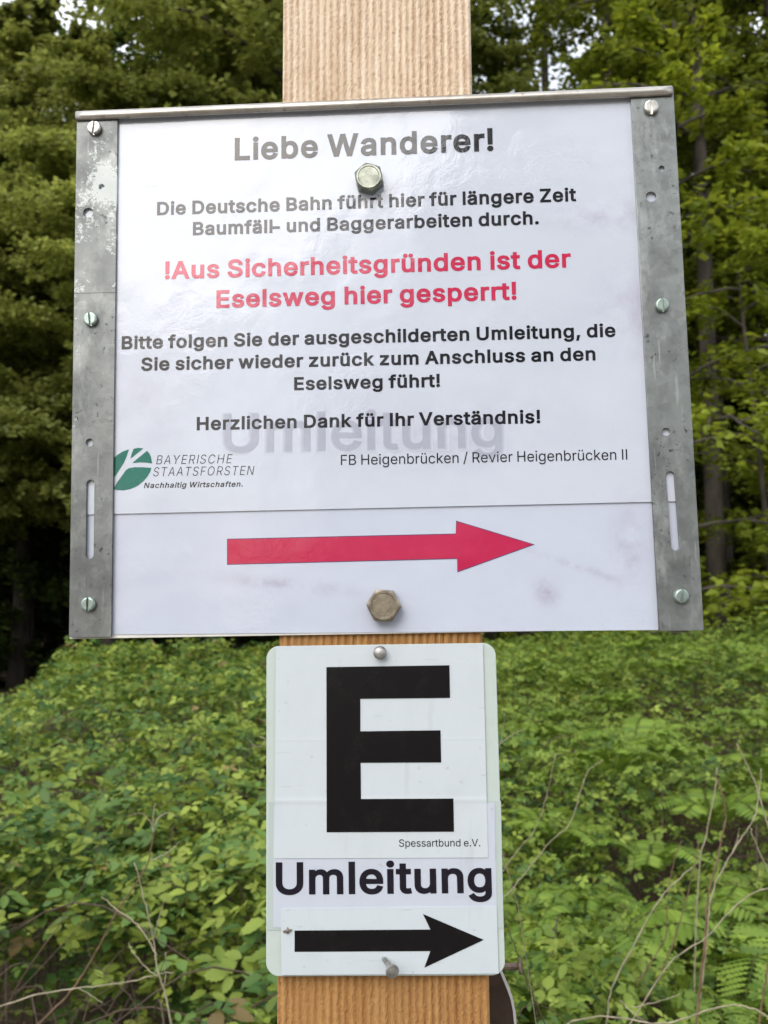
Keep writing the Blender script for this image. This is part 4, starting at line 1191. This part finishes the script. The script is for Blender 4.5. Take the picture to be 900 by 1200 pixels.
def glyph_tris(ch, off):
    """One letter as triangles: outlines flattened, made bolder by off, overlaps merged by winding number."""
    if (ch, off) in GLYPH_CACHE:
        return GLYPH_CACHE[ch, off]
    polys = []
    for o_ in ALPHABET[ch][1]:
        P = []
        for i in range(len(o_)):
            p0, h0, h1, p1 = o_[i - 1][1], o_[i - 1][2], o_[i][0], o_[i][1]
            ch_ = p1 - p0
            ln = max(np.hypot(*ch_), 1e-6)
            dev = max(abs(ch_[0] * (h[1] - p0[1]) - ch_[1] * (h[0] - p0[0])) / ln for h in (h0, h1))
            n = 1 if dev < 0.0015 else 5
            for k in range(1, n + 1):
                t = k / n
                P.append(p0 * (1 - t) ** 3 + 3 * h0 * t * (1 - t) ** 2 + 3 * h1 * t * t * (1 - t) + p1 * t ** 3)
        P = [p for i, p in enumerate(P) if np.hypot(*(p - P[i - 1])) > 1e-4]
        Q = []
        for i, p in enumerate(P):
            d1, d2 = p - P[i - 1], P[(i + 1) % len(P)] - p
            n1, n2 = (np.array((-d[1], d[0])) / max(np.hypot(*d), 1e-9) for d in (d1, d2))
            Q.append(p + (n1 + n2) / max(0.5, 1 + n1.dot(n2)) * off)
        polys.append(np.array(Q))
    verts, edges = [], []
    for Q in polys:
        n0 = len(verts)
        verts += [Vector(q) for q in Q]
        edges += [(n0 + i, n0 + (i + 1) % len(Q)) for i in range(len(Q))]
    r = delaunay_2d_cdt(verts, edges, [], 0, 1e-5)
    V = np.array([v[:] for v in r[0]])
    F = []
    for f in r[2]:
        c = V[list(f)].mean(0)
        wn = 0
        for Q in polys:
            A, B = Q, np.roll(Q, -1, 0)
            cr = (B[:, 0] - A[:, 0]) * (c[1] - A[:, 1]) - (c[0] - A[:, 0]) * (B[:, 1] - A[:, 1])
            wn += int(((A[:, 1] <= c[1]) & (B[:, 1] > c[1]) & (cr > 0)).sum()) - int(((A[:, 1] > c[1]) & (B[:, 1] <= c[1]) & (cr < 0)).sum())
        if wn < 0:
            F.append(tuple(f))
    GLYPH_CACHE[ch, off] = (V, F)
    return V, F


def text_tris(body, offset=0.0, shear=0.0, spacing=1.0):
    VV, FF, x, n = [], [], 0.0, 0
    for ch in body:
        if ch == ' ':
            x += 0.168 * spacing
            continue
        V, F = glyph_tris(ch, offset)
        W = V.copy()
        W[:, 0] += x + shear * V[:, 1]
        VV.append(W)
        FF += [tuple(i + n for i in f) for f in F]
        n += len(V)
        x += ALPHABET[ch][0] * spacing + offset * 0.9
    return np.concatenate(VV), FF


_capH = text_tris('H')[0]
CAP = _capH[:, 1].max() - _capH[:, 1].min()


def write(mb, fr, body, pL, pR, cap, y, bold=0.026, shear=0.0, spacing=1.0, slot=0):
    """Put one line of lettering on the sheet: its baseline runs from pL to pR, its capitals are cap pixels high."""
    V, F = text_tris(body, bold, shear, spacing)
    a, b = fr.pt(*pL, y), fr.pt(*pR, y)
    t = fr.pt(pL[0], pL[1] - cap, y)
    x0, x1 = V[:, 0].min(), V[:, 0].max()
    u = (b - a) / (x1 - x0)
    hv = (t - a).length / (CAP + 2 * bold)
    vv = Vector((-u.z, 0, u.x)).normalized() * hv
    W = [a + u * (p[0] - x0) + vv * (p[1] + bold) for p in V]
    mb.add([(q.x, y, q.z) for q in W], F, slot)


def flat_poly(mb, fr, pts, y, slot=0):
    P = [fr.pt(px, py, y) for px, py in pts]
    mb.add([(p.x, y, p.z) for p in P], [tuple(range(len(P)))], slot)


# ------------------------------------------------------------------ notice board
board = empty('notice_board', FB.loc, FB.rot)
tag(board, 'white hikers notice board with metal side strips and a red arrow', 'notice board')
m_panel = plain('panel_white', (0.72, 0.71, 0.66), 0.5, 0, 50, 0.12)
m_sheet = laminated('laminated_sheet', (0.55, 0.585, 0.665))
m_sheet2 = laminated('laminated_arrow_sheet', (0.53, 0.565, 0.665))
m_black = printed('black_print', (0.009, 0.009, 0.012))
m_red = printed('red_print', (0.50, 0.022, 0.075))
m_ghost = printed('show_through_print', (0.40, 0.405, 0.46))
m_green = printed('green_print', (0.0, 0.135, 0.105))
m_line = printed('arrow_outline', (0.10, 0.05, 0.14))
m_crimson = printed('arrow_red', (0.47, 0.020, 0.075))

hw, hh = BW / 2, BH / 2
link('backing_panel', outline_mesh('backing_panel', [rounded(-hw + .0006, -hh, hw - .0006, hh - .003, 0.0008, 3)], 0.0026, 0.0003), m_panel, board).location.y = 0.0017


def sheet_mesh(name, corners, fr, y, nx_=60, nz_=48, wave=0.00015, seed=1, curl=0.0, thick=0.00022, creases=()):
    """A thin sheet with edges of its own; corners in pixels TL, TR, BR, BL."""
    c4 = [fr.pt(px, py, y) for px, py in corners]
    V, F = [], []
    for j in range(nz_ + 1):
        for i in range(nx_ + 1):
            s, t = i / nx_, j / nz_
            p = (c4[0] * (1 - s) + c4[1] * s) * (1 - t) + (c4[3] * (1 - s) + c4[2] * s) * t
            dy = (float(vnoise(p.x, p.z, 22, seed)) - 0.5) * wave - curl * max(0, t - 0.93) / 0.07
            for ct, ca, cw_ in creases:
                dy -= ca * math.exp(-((t - ct) / cw_) ** 2)
            V.append((p.x, y + dy, p.z))
    w_ = nx_ + 1
    for j in range(nz_):
        for i in range(nx_):
            a = j * w_ + i
            F.append((a, a + w_, a + w_ + 1, a + 1))
    me = py_mesh(name, V, F)
    bm = bmesh.new()
    bm.from_mesh(me)
    r = bmesh.ops.extrude_face_region(bm, geom=bm.faces[:])
    bmesh.ops.translate(bm, vec=(0, thick, 0), verts=[e for e in r['geom'] if isinstance(e, bmesh.types.BMVert)])
    bmesh.ops.recalc_face_normals(bm, faces=bm.faces[:])
    bm.to_mesh(me)
    bm.free()
    return me


arrow_sheet = link('arrow_sheet', sheet_mesh('arrow_sheet', [(97, 585), (797, 570), (806, 738), (92, 744)], FB, 0.0000, 60, 16), m_sheet2, board)
sheet = link('notice_sheet', sheet_mesh('notice_sheet', [(97, 139), (776, 112), (795, 587.4), (92, 603.2)], FB, -0.00075, 60, 44, 0.00012, 2, 0.0001, 0.0004), m_sheet, board)
YT = -0.00089
mb = MB()
B_ = 0.0240
write(mb, FB, 'Liebe Wanderer!', (275, 188), (578.3, 176.8), 26.5, YT, B_, 0, 1.05)
write(mb, FB, 'Die Deutsche Bahn führt hier für längere Zeit', (184, 252.3), (675.5, 235.8), 15.7, YT, B_, 0, 1.03)
write(mb, FB, 'Baumfäll- und Baggerarbeiten durch.', (226, 275.8), (631.5, 262.8), 15.6, YT, B_, 0, 1.03)
write(mb, FB, '!Aus Sicherheitsgründen ist der', (193, 327.3), (669.3, 313.4), 21, YT, B_, 0, 1.03, 1)
write(mb, FB, 'Eselsweg hier gesperrt!', (253.5, 361), (605.5, 351.2), 20.8, YT, B_, 0, 1.03, 1)
write(mb, FB, 'Bitte folgen Sie der ausgeschilderten Umleitung, die', (142.5, 409.4), (721.5, 394.8), 15.5, YT, B_, 0, 1.03)
write(mb, FB, 'Sie sicher wieder zurück zum Anschluss an den', (165.3, 434.6), (698, 422.4), 15.5, YT, B_, 0, 1.03)
write(mb, FB, 'Eselsweg führt!', (344.7, 457.4), (515.7, 453.4), 15.4, YT, B_, 0, 1.03)
write(mb, FB, 'Herzlichen Dank für Ihr Verständnis!', (230.5, 504.3), (633.3, 496), 15.6, YT, B_, 0, 1.03)
write(mb, FB, 'FB Heigenbrücken / Revier Heigenbrücken II', (399.5, 545), (735.2, 538.5), 12, YT, 0.0)
mb.build('lettering', [m_black, m_red], sheet)
mb = MB()
for gi, (go, gw) in enumerate(((0.036, 4.0), (0.028, 2.4), (0.020, 0.8), (0.011, -1.2))):
    write(mb, FB, 'Umleitung', (261.5 - gw, 531 + gw * 0.6), (589.5 + gw, 524.5 + gw * 0.6), 46 + gw * 1.2, YT + 0.00006 - gi * 0.000014, go, 0, 1.0, gi)
mb.build('faint_lettering', [printed('show_through_' + w_, tuple(c0 * (1 - k_) + c1 * k_ for c0, c1 in zip((0.58, 0.615, 0.70), (0.36, 0.375, 0.45))))
                             for w_, k_ in (('halo', 0.16), ('soft', 0.38), ('body', 0.68), ('core', 0.95))], sheet)
# emblem: a leaf with white veins, and the lines beside it
mb = MB()


def zl(pts):
    return [(125 + x / 5.0, 515 + y / 5.0) for x, y in pts]


LOGO = [[(20, 130), (34, 118), (60, 92), (95, 70), (130, 58), (118, 95), (100, 138), (78, 172), (52, 212), (30, 240), (20, 250)],
        [(158, 54), (185, 49), (215, 52), (190, 72), (165, 92), (140, 112), (146, 85)],
        [(236, 66), (250, 82), (260, 105), (266, 140), (235, 136), (195, 134), (150, 138), (180, 112), (210, 88)],
        [(262, 166), (255, 190), (240, 215), (215, 245), (180, 272), (140, 290), (100, 298), (65, 297), (40, 290), (62, 250), (90, 212), (112, 180), (130, 168), (165, 162), (215, 163)]]
for pl in LOGO:
    flat_poly(mb, FB, zl(pl), YT)
write(mb, FB, 'BAYERISCHE', (183, 544), (272.5, 542.6), 10.3, YT, -0.009, 0.2, 1.15, 1)
write(mb, FB, 'STAATSFORSTEN', (179.5, 558), (298, 556.2), 10.3, YT, -0.009, 0.2, 1.15, 1)
write(mb, FB, 'Nachhaltig Wirtschaften.', (168.5, 572), (284.5, 570.2), 6.3, YT, 0.014, 0.2, 1.1, 1)
mb.build('emblem', [m_green, m_black], sheet)
# red arrow
AR = [(266, 631.3), (534, 625.2), (534.5, 610), (626.7, 638), (536, 670.7), (535.6, 655), (266, 662)]
cx, cy = 440, 641
mb = MB()
flat_poly(mb, FB, AR, -0.00012, 0)
inner = [(x + (1.1 if x < 300 else (-2.4 if x > 600 else (0.9 if abs(x - 535) < 3 and y in (610, 670.7) else -0.1))),
          y + (0.9 if y < 632 and x != 626.7 else (-0.9 if y > 640 else 0))) for x, y in AR]
inner[2] = (535.4, 611.3)
inner[4] = (536.9, 669.3)
flat_poly(mb, FB, inner, -0.00016, 1)
mb.build('arrow', [m_line, m_crimson], arrow_sheet)

# metal strips with their holes
S = 0.437e-3


def strip(corners, holes, slots, mat, screws, label=None):
    P = [FB.pt(px, py, -0.0026) for px, py in corners]
    loops = [[(p.x, p.z) for p in P]]
    for (px, py, r) in holes:
        q = FB.pt(px, py, -0.0026)
        loops.append(circle(q.x, q.z, r * S)[::-1])
    for (ax, ay, bx, by, r) in slots:
        a, b = FB.pt(ax, ay, -0.0026), FB.pt(bx, by, -0.0026)
        r *= S
        d = Vector((b.x - a.x, b.z - a.z)).normalized()
        ang = math.atan2(d.y, d.x)
        lp = [(b.x + r * math.cos(ang + math.pi * (k / 12 - 0.5)), b.z + r * math.sin(ang + math.pi * (k / 12 - 0.5))) for k in range(13)]
        lp += [(a.x + r * math.cos(ang + math.pi * (k / 12 + 0.5)), a.z + r * math.sin(ang + math.pi * (k / 12 + 0.5))) for k in range(13)]
        loops.append(lp[::-1])
    me = outline_mesh('side_strip', loops, 0.0017, 0.0002)
    me.transform(Matrix.Translation((0, -0.0018, 0)))
    st = link('side_strip', me, mat, board)
    if label:
        st['label'] = label
    for (px, py, r, ang, mt) in screws:
        screw(st, px, py, r * S, ang, mt)
    return st


def screw(parent, px, py, r, ang, mat):
    """Slotted cheese-head screw: a low disc with two raised halves either side of the slot."""
    y0 = -0.0027
    q = FB.pt(px, py, y0 - 0.0013)
    m_ = MB()
    m_.lathe([(r * 0.98, -0.0004), (r, 0.0004), (r * 0.99, 0.0011)], (q.x, y0, q.z))
    g_ = r * 0.17
    for s in (-1, 1):
        rings = []
        a0 = math.asin(g_ / r)
        for rr, hh_ in ((r * 0.995, 0.0010), (r, 0.0019), (r * 0.9, 0.0025), (r * 0.72, 0.0027)):
            lim = math.asin(min(0.99, g_ / rr))
            ring = []
            for k in range(17):
                t = lim + (math.pi - 2 * lim) * k / 16
                lx, lz = rr * math.cos(t), s * rr * math.sin(t)
                X = lx * math.cos(ang) - lz * math.sin(ang)
                Z = lx * math.sin(ang) + lz * math.cos(ang)
                ring.append((q.x + X, y0 - hh_, q.z + Z))
            rings.append(ring)
        V_ = [p for r_ in rings for p in r_]
        F_ = []
        for i in range(3):
            for k in range(16):
                a = i * 17 + k
                F_.append((a, a + 1, a + 18, a + 17))
            F_.append((i * 17, i * 17 + 17, i * 17 + 33, i * 17 + 16)[:4])
        F_.append(tuple(51 + k for k in range(17)))
        m_.add(V_, F_)
    o = m_.build('screw', mat, parent)
    bm = bmesh.new()
    bm.from_mesh(o.data)
    bmesh.ops.recalc_face_normals(bm, faces=bm.faces[:])
    bm.to_mesh(o.data)
    bm.free()
    return o


m_zinc = galvanised('zinc_strip', (0.20, 0.215, 0.21), 0.0)
m_zincL = galvanised('zinc_strip_corroded', (0.155, 0.163, 0.16), 0.95)
m_screw = plain('screw_steel', (0.55, 0.54, 0.50), 0.32, 0.85, 200, 0.3, 0.15, 0.0002)
m_screwg = plain('screw_greenish', (0.36, 0.44, 0.40), 0.4, 0.7, 200, 0.35, 0.15, 0.0002)
strip([(90.5, 131), (137.5, 130), (130, 746), (81, 746.5)], [(119, 219, 4.2), (103.2, 249.3, 6.6), (105, 518.5, 5)], [(106, 567, 105, 650, 5.2)],
      m_zincL, [(110.5, 150, 8.8, math.radians(82), m_screw), (106, 374, 8.6, math.radians(96), m_screwg), (103.5, 708, 8.6, math.radians(90), m_screwg)],
      'side strip with white corrosion patches')
strip([(739, 105), (788.5, 102), (824.5, 738.3), (773, 739)], [(775.5, 197.5, 4), (763, 230.5, 6.6), (780.5, 506, 5)], [(785.3, 557, 791.5, 640, 5.2)],
      m_zinc, [(763, 125.5, 9, math.radians(88), m_screw), (776, 357.5, 8.3, math.radians(94), m_screwg), (798.5, 698.5, 8.4, math.radians(80), m_screwg)])

# folded drip rail along the top
a, b = FB.pt(89, 128.5, -0.004), FB.pt(787.5, 98.5, -0.004)
prof = [(0.0045, -0.0052), (0.0045, -0.0006), (0.0038, 0.0001), (0.0, 0.0003), (-0.0022, 0.0), (-0.0040, -0.0009), (-0.0050, -0.0024), (-0.0052, -0.0038),
        (-0.0046, -0.0053), (-0.0036, -0.0062), (-0.0028, -0.0058), (-0.0033, -0.0048), (-0.0036, -0.0036), (-0.0030, -0.0022), (-0.0012, -0.0014), (0.0015, -0.0012), (0.0030, -0.0014), (0.0030, -0.0052)]
V, F = [], []
NS = 60
k = len(prof)
for i in range(NS + 1):
    t = i / NS
    p = a.lerp(b, t)
    wob = 0.00025 * (float(vnoise(t * 9, 0, 1, 77)) - 0.5)
    V += [(p.x, y_ + wob, p.z + z_ + wob) for y_, z_ in prof]
for i in range(NS):
    for j in range(k):
        j2 = (j + 1) % k
        F.append((i * k + j, i * k + j2, (i + 1) * k + j2, (i + 1) * k + j))
F.append(tuple(range(k))[::-1])
F.append(tuple(NS * k + j for j in range(k)))
me = py_mesh('top_rail', V, F)
bm = bmesh.new()
bm.from_mesh(me)
bmesh.ops.recalc_face_normals(bm, faces=bm.faces[:])
bm.to_mesh(me)
bm.free()
M = Mat('rail_metal', (0.5, 0.48, 0.44), 0.34, 0.75)
v = M.coord((0.25, 1, 1))
c = M.mix(M.ramp(M.noise(v, 70, 7.0, 0.7), [(0.35, 0.0), (0.7, 1.0)]), (0.30, 0.27, 0.235), (0.62, 0.59, 0.54))
c = M.mix(M.ramp(M.noise(M.coord(), 180, 5.0, 0.7), [(0.6, 0.0), (0.68, 0.7)]), c, (0.16, 0.13, 0.10))
M.color(c)
M.bump(M.noise(M.coord(), 400, 4.0), 0.3, 0.0003)
rail = link('top_rail', me, M.m, board, True)


def hex_bolt(parent, px, py, r, h, mat, rot):
    y0 = -0.0012
    q = FB.pt(px, py, y0 - h)
    V, F = [], []
    n = 96
    rows = []
    inr = r * math.cos(math.pi / 6)
    for kind in range(6):
        row = []
        for k_ in range(n):
            a_ = 2 * math.pi * k_ / n
            am = ((a_ + math.pi / 6) % (math.pi / 3)) - math.pi / 6
            hr = inr / math.cos(am)
            if kind == 0:
                rr, z = hr, 0.0
            elif kind == 1:
                rr, z = hr, h - 0.0004 - (hr - inr * 0.94) * 0.62
            elif kind == 2:
                rr, z = inr * 0.92, h
            elif kind == 3:
                rr, z = inr * 0.80, h
            elif kind == 4:
                rr, z = inr * 0.76, h - 0.00035
            else:
                rr, z = inr * 0.1, h - 0.00030
            row.append((q.x + rr * math.cos(a_ + rot), y0 - z, q.z + rr * math.sin(a_ + rot)))
        rows.append(row)
    for row in rows:
        V += row
    for i in range(5):
        for k_ in range(n):
            k2 = (k_ + 1) % n
            F.append((i * n + k_, i * n + k2, (i + 1) * n + k2, (i + 1) * n + k_))
    F.append(tuple(5 * n + k_ for k_ in range(n)))
    me = py_mesh('bolt', V, F)
    bm = bmesh.new()
    bm.from_mesh(me)
    bmesh.ops.recalc_face_normals(bm, faces=bm.faces[:])
    bm.to_mesh(me)
    bm.free()
    o = link('bolt', me, mat, parent)
    return o


def bolt_metal(name, base):
    M = Mat(name, base, 0.36, 0.9)
    v = M.coord()
    c = M.mix(M.ramp(M.noise(v, 120, 6.0, 0.7), [(0.35, 0.0), (0.65, 1.0)]), tuple(x * 0.6 for x in base), tuple(min(1, x * 1.25) for x in base))
    M.color(c)
    M.bump(M.noise(v, 420, 5.0, 0.65), 0.35, 0.0003)
    return M.m


hex_bolt(board, 432, 206, 18.6 * S, 0.0066, bolt_metal('bolt_zinc', (0.27, 0.285, 0.24)), 0.2)
hex_bolt(board, 449.5, 709.5, 20.6 * S, 0.0066, bolt_metal('bolt_brass', (0.36, 0.31, 0.24)), 0.45)

# ------------------------------------------------------------------ lower sign
esign = empty('detour_sign', FE.loc, FE.rot)
tag(esign, 'small white sign with a big black letter E above a black detour arrow', 'sign')
M = Mat('enamel_plate', (0.66, 0.74, 0.70), 0.3, 0, 0.5)
v = M.coord()
M.color(M.mix(M.ramp(M.noise(v, 90, 6.0, 0.7), [(0.5, 0.0), (0.75, 0.35)]), (0.49, 0.555, 0.525), (0.37, 0.42, 0.385)))
ew, eh = EW / 2, EH / 2
link('plate', outline_mesh('plate', [rounded(-ew, -eh, ew, eh, 0.0062, 10)], 0.0014, 0.0003), M.m, esign).location.y = 0.0008


def paper(name, base, rough=0.5):
    M = Mat(name, base, rough, 0, 0.4)
    v = M.coord()
    c = M.mix(M.ramp(M.noise(v, 45, 5.0, 0.65), [(0.45, 0.0), (0.8, 0.3)]), base, tuple(x * 0.80 for x in base))
    c = M.mix(M.ramp(M.noise(v, 300, 3.0), [(0.68, 0.0), (0.74, 0.45)]), c, (0.35, 0.35, 0.34))
    c = M.mix(M.ramp(M.noise(M.coord((1, 1, 0.10)), 130, 5.0, 0.65), [(0.60, 0.0), (0.74, 0.28)]), c, (0.36, 0.38, 0.36))
    c = M.mix(M.ramp(M.noise(M.coord((0.08, 1, 1), rot=(0, 0.5, 0)), 520, 2.0, 0.5), [(0.71, 0.0), (0.73, 0.4)]), c, (0.40, 0.42, 0.43))
    M.color(c)
    M.bump(M.noise(M.coord((1, 1, 0.3)), 160, 5.0, 0.6), 0.3, 0.0003)
    return M.m


m_pap_e = paper('letter_sheet_white', (0.535, 0.58, 0.61))
m_pap_u = paper('detour_sheet_white', (0.50, 0.535, 0.61), 0.4)
m_pap_a = paper('arrow_sheet_white', (0.525, 0.58, 0.615))
m_film = paper('film_edge', (0.44, 0.505, 0.485), 0.25)
mk = Mat('black_vinyl', (0.008, 0.007, 0.008), 0.25, 0, 0.3)
v = mk.coord()
mk.color(mk.mix(mk.ramp(mk.noise(v, 60, 5.0, 0.7), [(0.5, 0.0), (0.8, 0.6)]), (0.007, 0.006, 0.007), (0.018, 0.015, 0.016)))
m_bk = mk.m
link('film', sheet_mesh('film', [(315, 940), (587, 938.5), (590, 1088), (313.5, 1090)], FE, -0.0002, 8, 8, 0.0, 3, 0, 0.0002), m_film, esign)
us = link('detour_sheet', sheet_mesh('detour_sheet', [(320.5, 944), (579.5, 941), (582.5, 1085), (320, 1087)], FE, -0.00045, 24, 12, 0.0001, 4, 0, 0.0002), m_pap_u, esign)
mb = MB()
write(mb, FE, 'Umleitung', (323.2, 1048.6), (576.6, 1046.5), 38, -0.00058, 0.0205, 0, 1.0)
m_navy = printed('detour_print', (0.012, 0.010, 0.018))
mb.build('lettering', m_navy, us)
es = link('letter_sheet', sheet_mesh('letter_sheet', [(323.5, 757.3), (566, 755), (572, 1005), (321.2, 1006)], FE, -0.0008, 40, 120, 0.0001, 5, 0.0, 0.0003,
          ((0.447, 0.00008, 0.004), (0.735, 0.00016, 0.012))), m_pap_e, esign)
mb = MB()
EP = [(382.5, 781.8), (526.6, 779.6), (527.4, 817.8), (422.2, 818.9), (422.3, 857), (516.2, 855.8), (517, 893.5), (422.6, 893.9), (423, 936.3), (531.3, 935.8), (532, 974.6), (382.8, 975.3)]
for q in ([0, 1, 2, 3], [3, 4, 7, 8, 11, 0], [4, 5, 6, 7], [8, 9, 10, 11]):
    flat_poly(mb, FE, [EP[i] for i in q], -0.00105)
mb.build('letter', m_bk, es)
mb = MB()
write(mb, FE, 'Spessartbund e.V.', (467.7, 992.3), (562.8, 991.8), 8.6, -0.00090, 0.002)
mb.build('lettering', m_bk, es)
asheet = link('arrow_sheet', sheet_mesh('arrow_sheet', [(329, 1064.5), (582, 1062), (584.5, 1141), (330, 1142.6)], FE, -0.0008, 24, 12, 0.00012, 6, 0, 0.0003), m_pap_a, esign)
mb = MB()
flat_poly(mb, FE, [(345.2, 1090.5), (504.4, 1089.3), (495.6, 1071), (567, 1101.4), (497.3, 1134), (504.4, 1114.6), (345.2, 1115.5)], -0.00098)
mb.build('arrow', m_bk, asheet)

m_nail = plain('nail_galvanised', (0.40, 0.39, 0.37), 0.45, 0.8, 250, 0.5, 0.5, 0.0004)
m_rust = plain('nail_rusty', (0.30, 0.24, 0.20), 0.6, 0.6, 250, 0.5, 0.5, 0.0004)
# nail with a domed head through the top of the plate
q = FE.pt(445.3, 765, -0.004)
mb = MB()
mb.lathe([(0.0013, 0.0), (0.0013, 0.0022), (0.0026, 0.0024), (0.0033, 0.0030), (0.0034, 0.0037), (0.0029, 0.0045), (0.0018, 0.0051), (0.0006, 0.0053)], (q.x, -0.0006, q.z), n=24)
o = mb.build('nail', m_nail, esign, True)
# bent nail at the bottom edge
a = FE.pt(450.5, 1124, -0.001)
b = FE.pt(459.5, 1138, -0.0125)
ax = (b - a).normalized()
mb = MB()
mb.tube([a - ax * 0.004, a, a.lerp(b, .5) + Vector((0, 0, 0.0004)), b], [0.0013, 0.0013, 0.0013, 0.0014], 12)
mb.lathe([(0.0013, -0.0012), (0.0031, -0.0003), (0.0033, 0.0003), (0.0031, 0.0009), (0.0012, 0.0011)], b, ax, 20)
o = mb.build('nail', m_nail, esign, False)
o['label'] = 'bent nail sticking out at the bottom edge'
# torn tack at the left end of the arrow
q = FE.pt(337.5, 1091, -0.0012)
mb = MB()
mb.tube([(q.x - 0.0022, -0.0010, q.z - 0.0004), (q.x, -0.0020, q.z + 0.0003), (q.x + 0.0018, -0.0012, q.z + 0.0006)], [0.0005, 0.0008, 0.0004], 6)
mb.tube([(q.x - 0.0002, -0.0009, q.z - 0.0012), (q.x + 0.0002, -0.0019, q.z + 0.0002), (q.x - 0.0003, -0.0010, q.z + 0.0016)], [0.0004, 0.0007, 0.0003], 6)
mb.build('staple', m_rust, esign)

# ------------------------------------------------------------------ nail in the post's right side
p = at(601, 1132, 0.535)
mb = MB()
z_ = p.z
yy = p.y
mb.tube([(PX1 - 0.01, yy, z_ - 0.0012), (PX1 + 0.004, yy, z_ - 0.0008), (at(608, 1131, 0.535).x, yy, z_)], [0.0021, 0.0020, 0.0019], 12)
mb.lathe([(0.0019, -0.0006), (0.0042, 0.0), (0.0043, 0.0007), (0.0038, 0.0012), (0.001, 0.0013)], (at(608.5, 1131, 0.535).x, yy, z_), (0.97, -0.2, 0.08), 20)
o = mb.build('nail', m_rust, None)
tag(o, 'rusty nail driven into the right side of the post beside the lower sign', 'nail')

# ------------------------------------------------------------------ plate on the back of the post
yb = PY + PD + 0.002
dpt = yb - CAM.y
pr_ = [at(x, y, dpt / ray(x, y).y) for x, y in ((584, 1131), (590, 1146), (595, 1158), (599.3, 1170), (602, 1184), (603.5, 1200), (605, 1240))]
loop = [(q.x, q.z) for q in pr_]
zb = loop[-1][1] - 0.08
xr_ = loop[-1][0]
loop += [(xr_, zb + 0.008), (xr_ - 0.003, zb + 0.002), (xr_ - 0.009, zb), (-0.040, zb), (-0.046, zb + 0.006), (-0.046, loop[0][1] - 0.006), (-0.040, loop[0][1] + 0.003), (0.03, loop[0][1] + 0.004)]
rear = empty('rear_sign', (0, 0, 0))
tag(rear, 'shaded dark brown white-rimmed back of a sign fixed behind the post', 'sign')
me = outline_mesh('plate', [loop], 0.0016, 0.0002)
me.transform(Matrix.Translation((0, yb, 0)))
link('plate', me, plain('plate_back_shaded', (0.065, 0.04, 0.028), 0.6, 0, 60, 0.4), rear)  # shadow behind the post is put into this dark brown
# white edging that runs round the plate
n = len(loop)
cxm = sum(x for x, z in loop) / n
czm = sum(z for x, z in loop) / n
mb = MB()
ring = [(x, z) for x, z in loop]
V, F = [], []
for i, (x, z) in enumerate(ring):
    x0, z0_ = ring[i - 1]
    x1, z1 = ring[(i + 1) % n]
    d = Vector((x1 - x0, z1 - z0_)).normalized()
    nx_, nz_ = d.y, -d.x
    if (x + nx_ * .001 - cxm) ** 2 + (z + nz_ * .001 - czm) ** 2 < (x - cxm) ** 2 + (z - czm) ** 2:
        nx_, nz_ = -nx_, -nz_
    V += [(x - nx_ * .0006, yb - 0.0014, z - nz_ * .0006), (x + nx_ * .0009, yb - 0.0014, z + nz_ * .0009), (x + nx_ * .0009, yb + 0.0014, z + nz_ * .0009), (x - nx_ * .0006, yb + 0.0014, z - nz_ * .0006)]
for i in range(n):
    i2 = (i + 1) % n
    for j in range(4):
        j2 = (j + 1) % 4
        F.append((i * 4 + j, i * 4 + j2, i2 * 4 + j2, i2 * 4 + j))
mb.add(V, F)
mb.build('rim', plain('white_rim', (0.72, 0.74, 0.76), 0.4, 0, 80, 0.1), rear)
